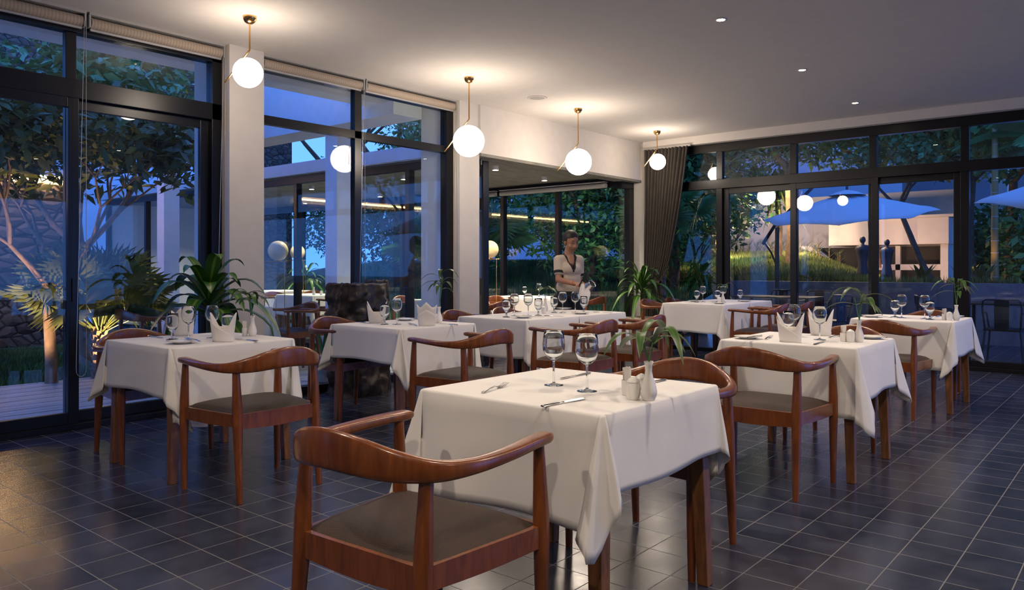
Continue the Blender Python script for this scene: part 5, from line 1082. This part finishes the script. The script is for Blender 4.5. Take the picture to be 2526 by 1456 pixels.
mb = MB(); mb.tube([(-.020, -.0815, -.049), (-.008, -.0885, -.047), (0, -.089, -.0485), (.008, -.0885, -.047), (.020, -.0815, -.049)], [.0015, .0042, .0040, .0042, .0015], 10); mb.tube([(-.015, -.0825, -.0545), (0, -.089, -.0565), (.015, -.0825, -.0545)], [.002, .0050, .002], 10); hpart('lips', mat('lips', (.30, .09, .07), .4), mb)
# knit top
t = MB(); cap(t, (-.038, 0, .985), .112, (.038, 0, .985), .112, flat=.9, ax=(0, 1, 0)); cap(t, (-.03, 0, 1.08), .103, (.03, 0, 1.08), .103, flat=.92, ax=(0, 1, 0)); cap(t, (-.045, .008, 1.18), .104, (.045, .008, 1.18), .104); cap(t, (-.045, -.048, 1.18), .066, (.045, -.048, 1.18), .066); cap(t, (-.095, .015, 1.286), .060, (.095, .015, 1.286), .060); cap(t, (0, .02, 1.28), .085, (0, .02, 1.335), .056)
sR = SHR.lerp(ELR, .62); sL = SHL.lerp(ELL, .62); cap(t, SHR, .057, sR, .054); cap(t, SHL, .057, sL, .054)
vneck = lambda p: (p.z > 1.345) or (p.y < .03 and p.z > 1.185 and abs(p.x-.006) < (p.z-1.185)*.36) or p.z < .90
def vend(p):
    for S, q in ((SHR, sR), (SHL, sL)):
        d = (q-S).normalized()
        if (p-q).dot(d) > .034 and ((p-q)-d*(p-q).dot(d)).length < .052 and (p-q).length < .09: return True
    return vneck(p)
tp = remesh(t, 'knit_top', BLOUSE, W, .006, 5, cut=vend); sd_ = tp.modifiers.new('s', 'SOLIDIFY'); sd_.thickness = .004
# black trim following the neckline and cuffs, laid on the top's own surface
dg = bpy.context.evaluated_depsgraph_get(); bm_ = bmesh.new(); bm_.from_mesh(tp.data)
from mathutils.bvhtree import BVHTree
bv = BVHTree.FromBMesh(bm_)
def onfront(x, z, dy=-.004):
    h = bv.ray_cast(Vector((x, -.5, z)), Vector((0, 1, 0))); return Vector((x, (h[0].y if h[0] else -.1)+dy, z))
mb = MB()
for s in (-1, 1):
    P = [onfront(.006+s*(.007+(z-1.185)*.37), z) for z in (1.185, 1.215, 1.245, 1.275, 1.30, 1.325)]+[Vector((.006+s*.062, .02, 1.352)), Vector((s*.035, .065, 1.36)), Vector((0, .075, 1.36))]
    mb.tube(P, 0, 8, squash=(.0105, .005), up=(0, -1, .2))
mb.tube([onfront(.006, z, -.005) for z in (1.20, 1.18, 1.155)], 0, 8, squash=(.010, .006), up=(0, -1, 0)); mb.build('neckline_trim', DARK, tp, smooth=2)
for S, q in ((SHR, sR), (SHL, sL)):
    d = (q-S).normalized(); mb = MB(); mb.tube([q-d*.012, q+d*.016], .0560, 24); mb.build('sleeve_cuff', DARK, tp, smooth=1)
tr = MB(); cap(tr, (-.04, 0, .90), .112, (.04, 0, .90), .112, flat=.9, ax=(0, 1, 0))
for s in (-1, 1): cap(tr, (s*.085, .01, .84), .103, (s*.085, 0, .48), .078); cap(tr, (s*.085, 0, .48), .078, (s*.085, .01, .12), .07)
remesh(tr, 'trousers', DARK, W, .008, 4); sh = MB()
for s in (-1, 1): cap(sh, (s*.085, .035, .045), .044, (s*.09, -.125, .035), .036, flat=.9)
sh.v = [(p[0], p[1], max(.002, p[2])) for p in sh.v]; sh.build('shoes', DARK, W, smooth=2)
mb = MB(); dd = (WRR-ELR).normalized(); mb.tube([WRR-dd*.02, WRR-dd*.016], .0275, 16); mb.build('wristband', mat('red_thread', (.5, .05, .03), .6), W)
# jug and cloth held in her right hand
WM = Matrix.Translation((WX, WY, 0)) @ Matrix.Rotation(YAW+math.radians(18), 4, 'Z')
J = WM @ (WRR+Vector((.095, -.115, -.045))); JU = mat('jug_steel', (.65, .62, .58), .12, 1)
jr = empty('water_jug', J, 0, 'shiny steel water jug tipped to pour, held by the waitress', 'jug'); jr.rotation_euler = (math.radians(38), math.radians(40), YAW+.1)
jb = MB().lathe([(.001, -.09), (.050, -.09), (.056, -.07), (.055, -.01), (.045, .05), (.042, .07), (.046, .085), (.044, .085), (.040, .07), (.043, .05), (.052, -.01), (.053, -.07), (.001, -.085)], n=32).build('body', JU, jr, smooth=2)
MB().tube([(-.044, 0, .07), (-.085, 0, .075), (-.10, 0, .03), (-.085, 0, -.03), (-.052, 0, -.05)], .007, 10).build('handle', BLACK, jb, smooth=1)
MB().lathe([(.041, .06), (.001, .062)], n=20).build('mouth_shade_disc', mat('jug_mouth_shade', (.03, .03, .03), .5), jb)  # dark disc across the jug mouth, painted shade of its hollow
cl = MB(); n, k = 24, 22; vs = []
cw = WM @ (WRR+Vector((.050, -.115, -.03)))
for j in range(k+1):
    t_ = j/k; z = .03-.22*t_
    for i in range(n): a = 2*pi*i/n; q = (.025+.035*min(1, t_*2.2))*(1+.22*math.sin(a*4+t_*3)+.12*math.sin(a*7))*(1-.45*max(0, t_-.6)/.4); vs.append((cw.x+q*math.cos(a)+.02*t_, cw.y+q*.75*math.sin(a)-.01*t_, cw.z+z+.01*math.sin(a*3)))
cl.add(vs, [(j*n+i, j*n+(i+1) % n, (j+1)*n+(i+1) % n, (j+1)*n+i) for j in range(k) for i in range(n)]); o = cl.build('napkin_cloth', NAPK, smooth=2); tag(o, 'white folded serving cloth hanging from the jug in the hand of the waitress', 'cloth')
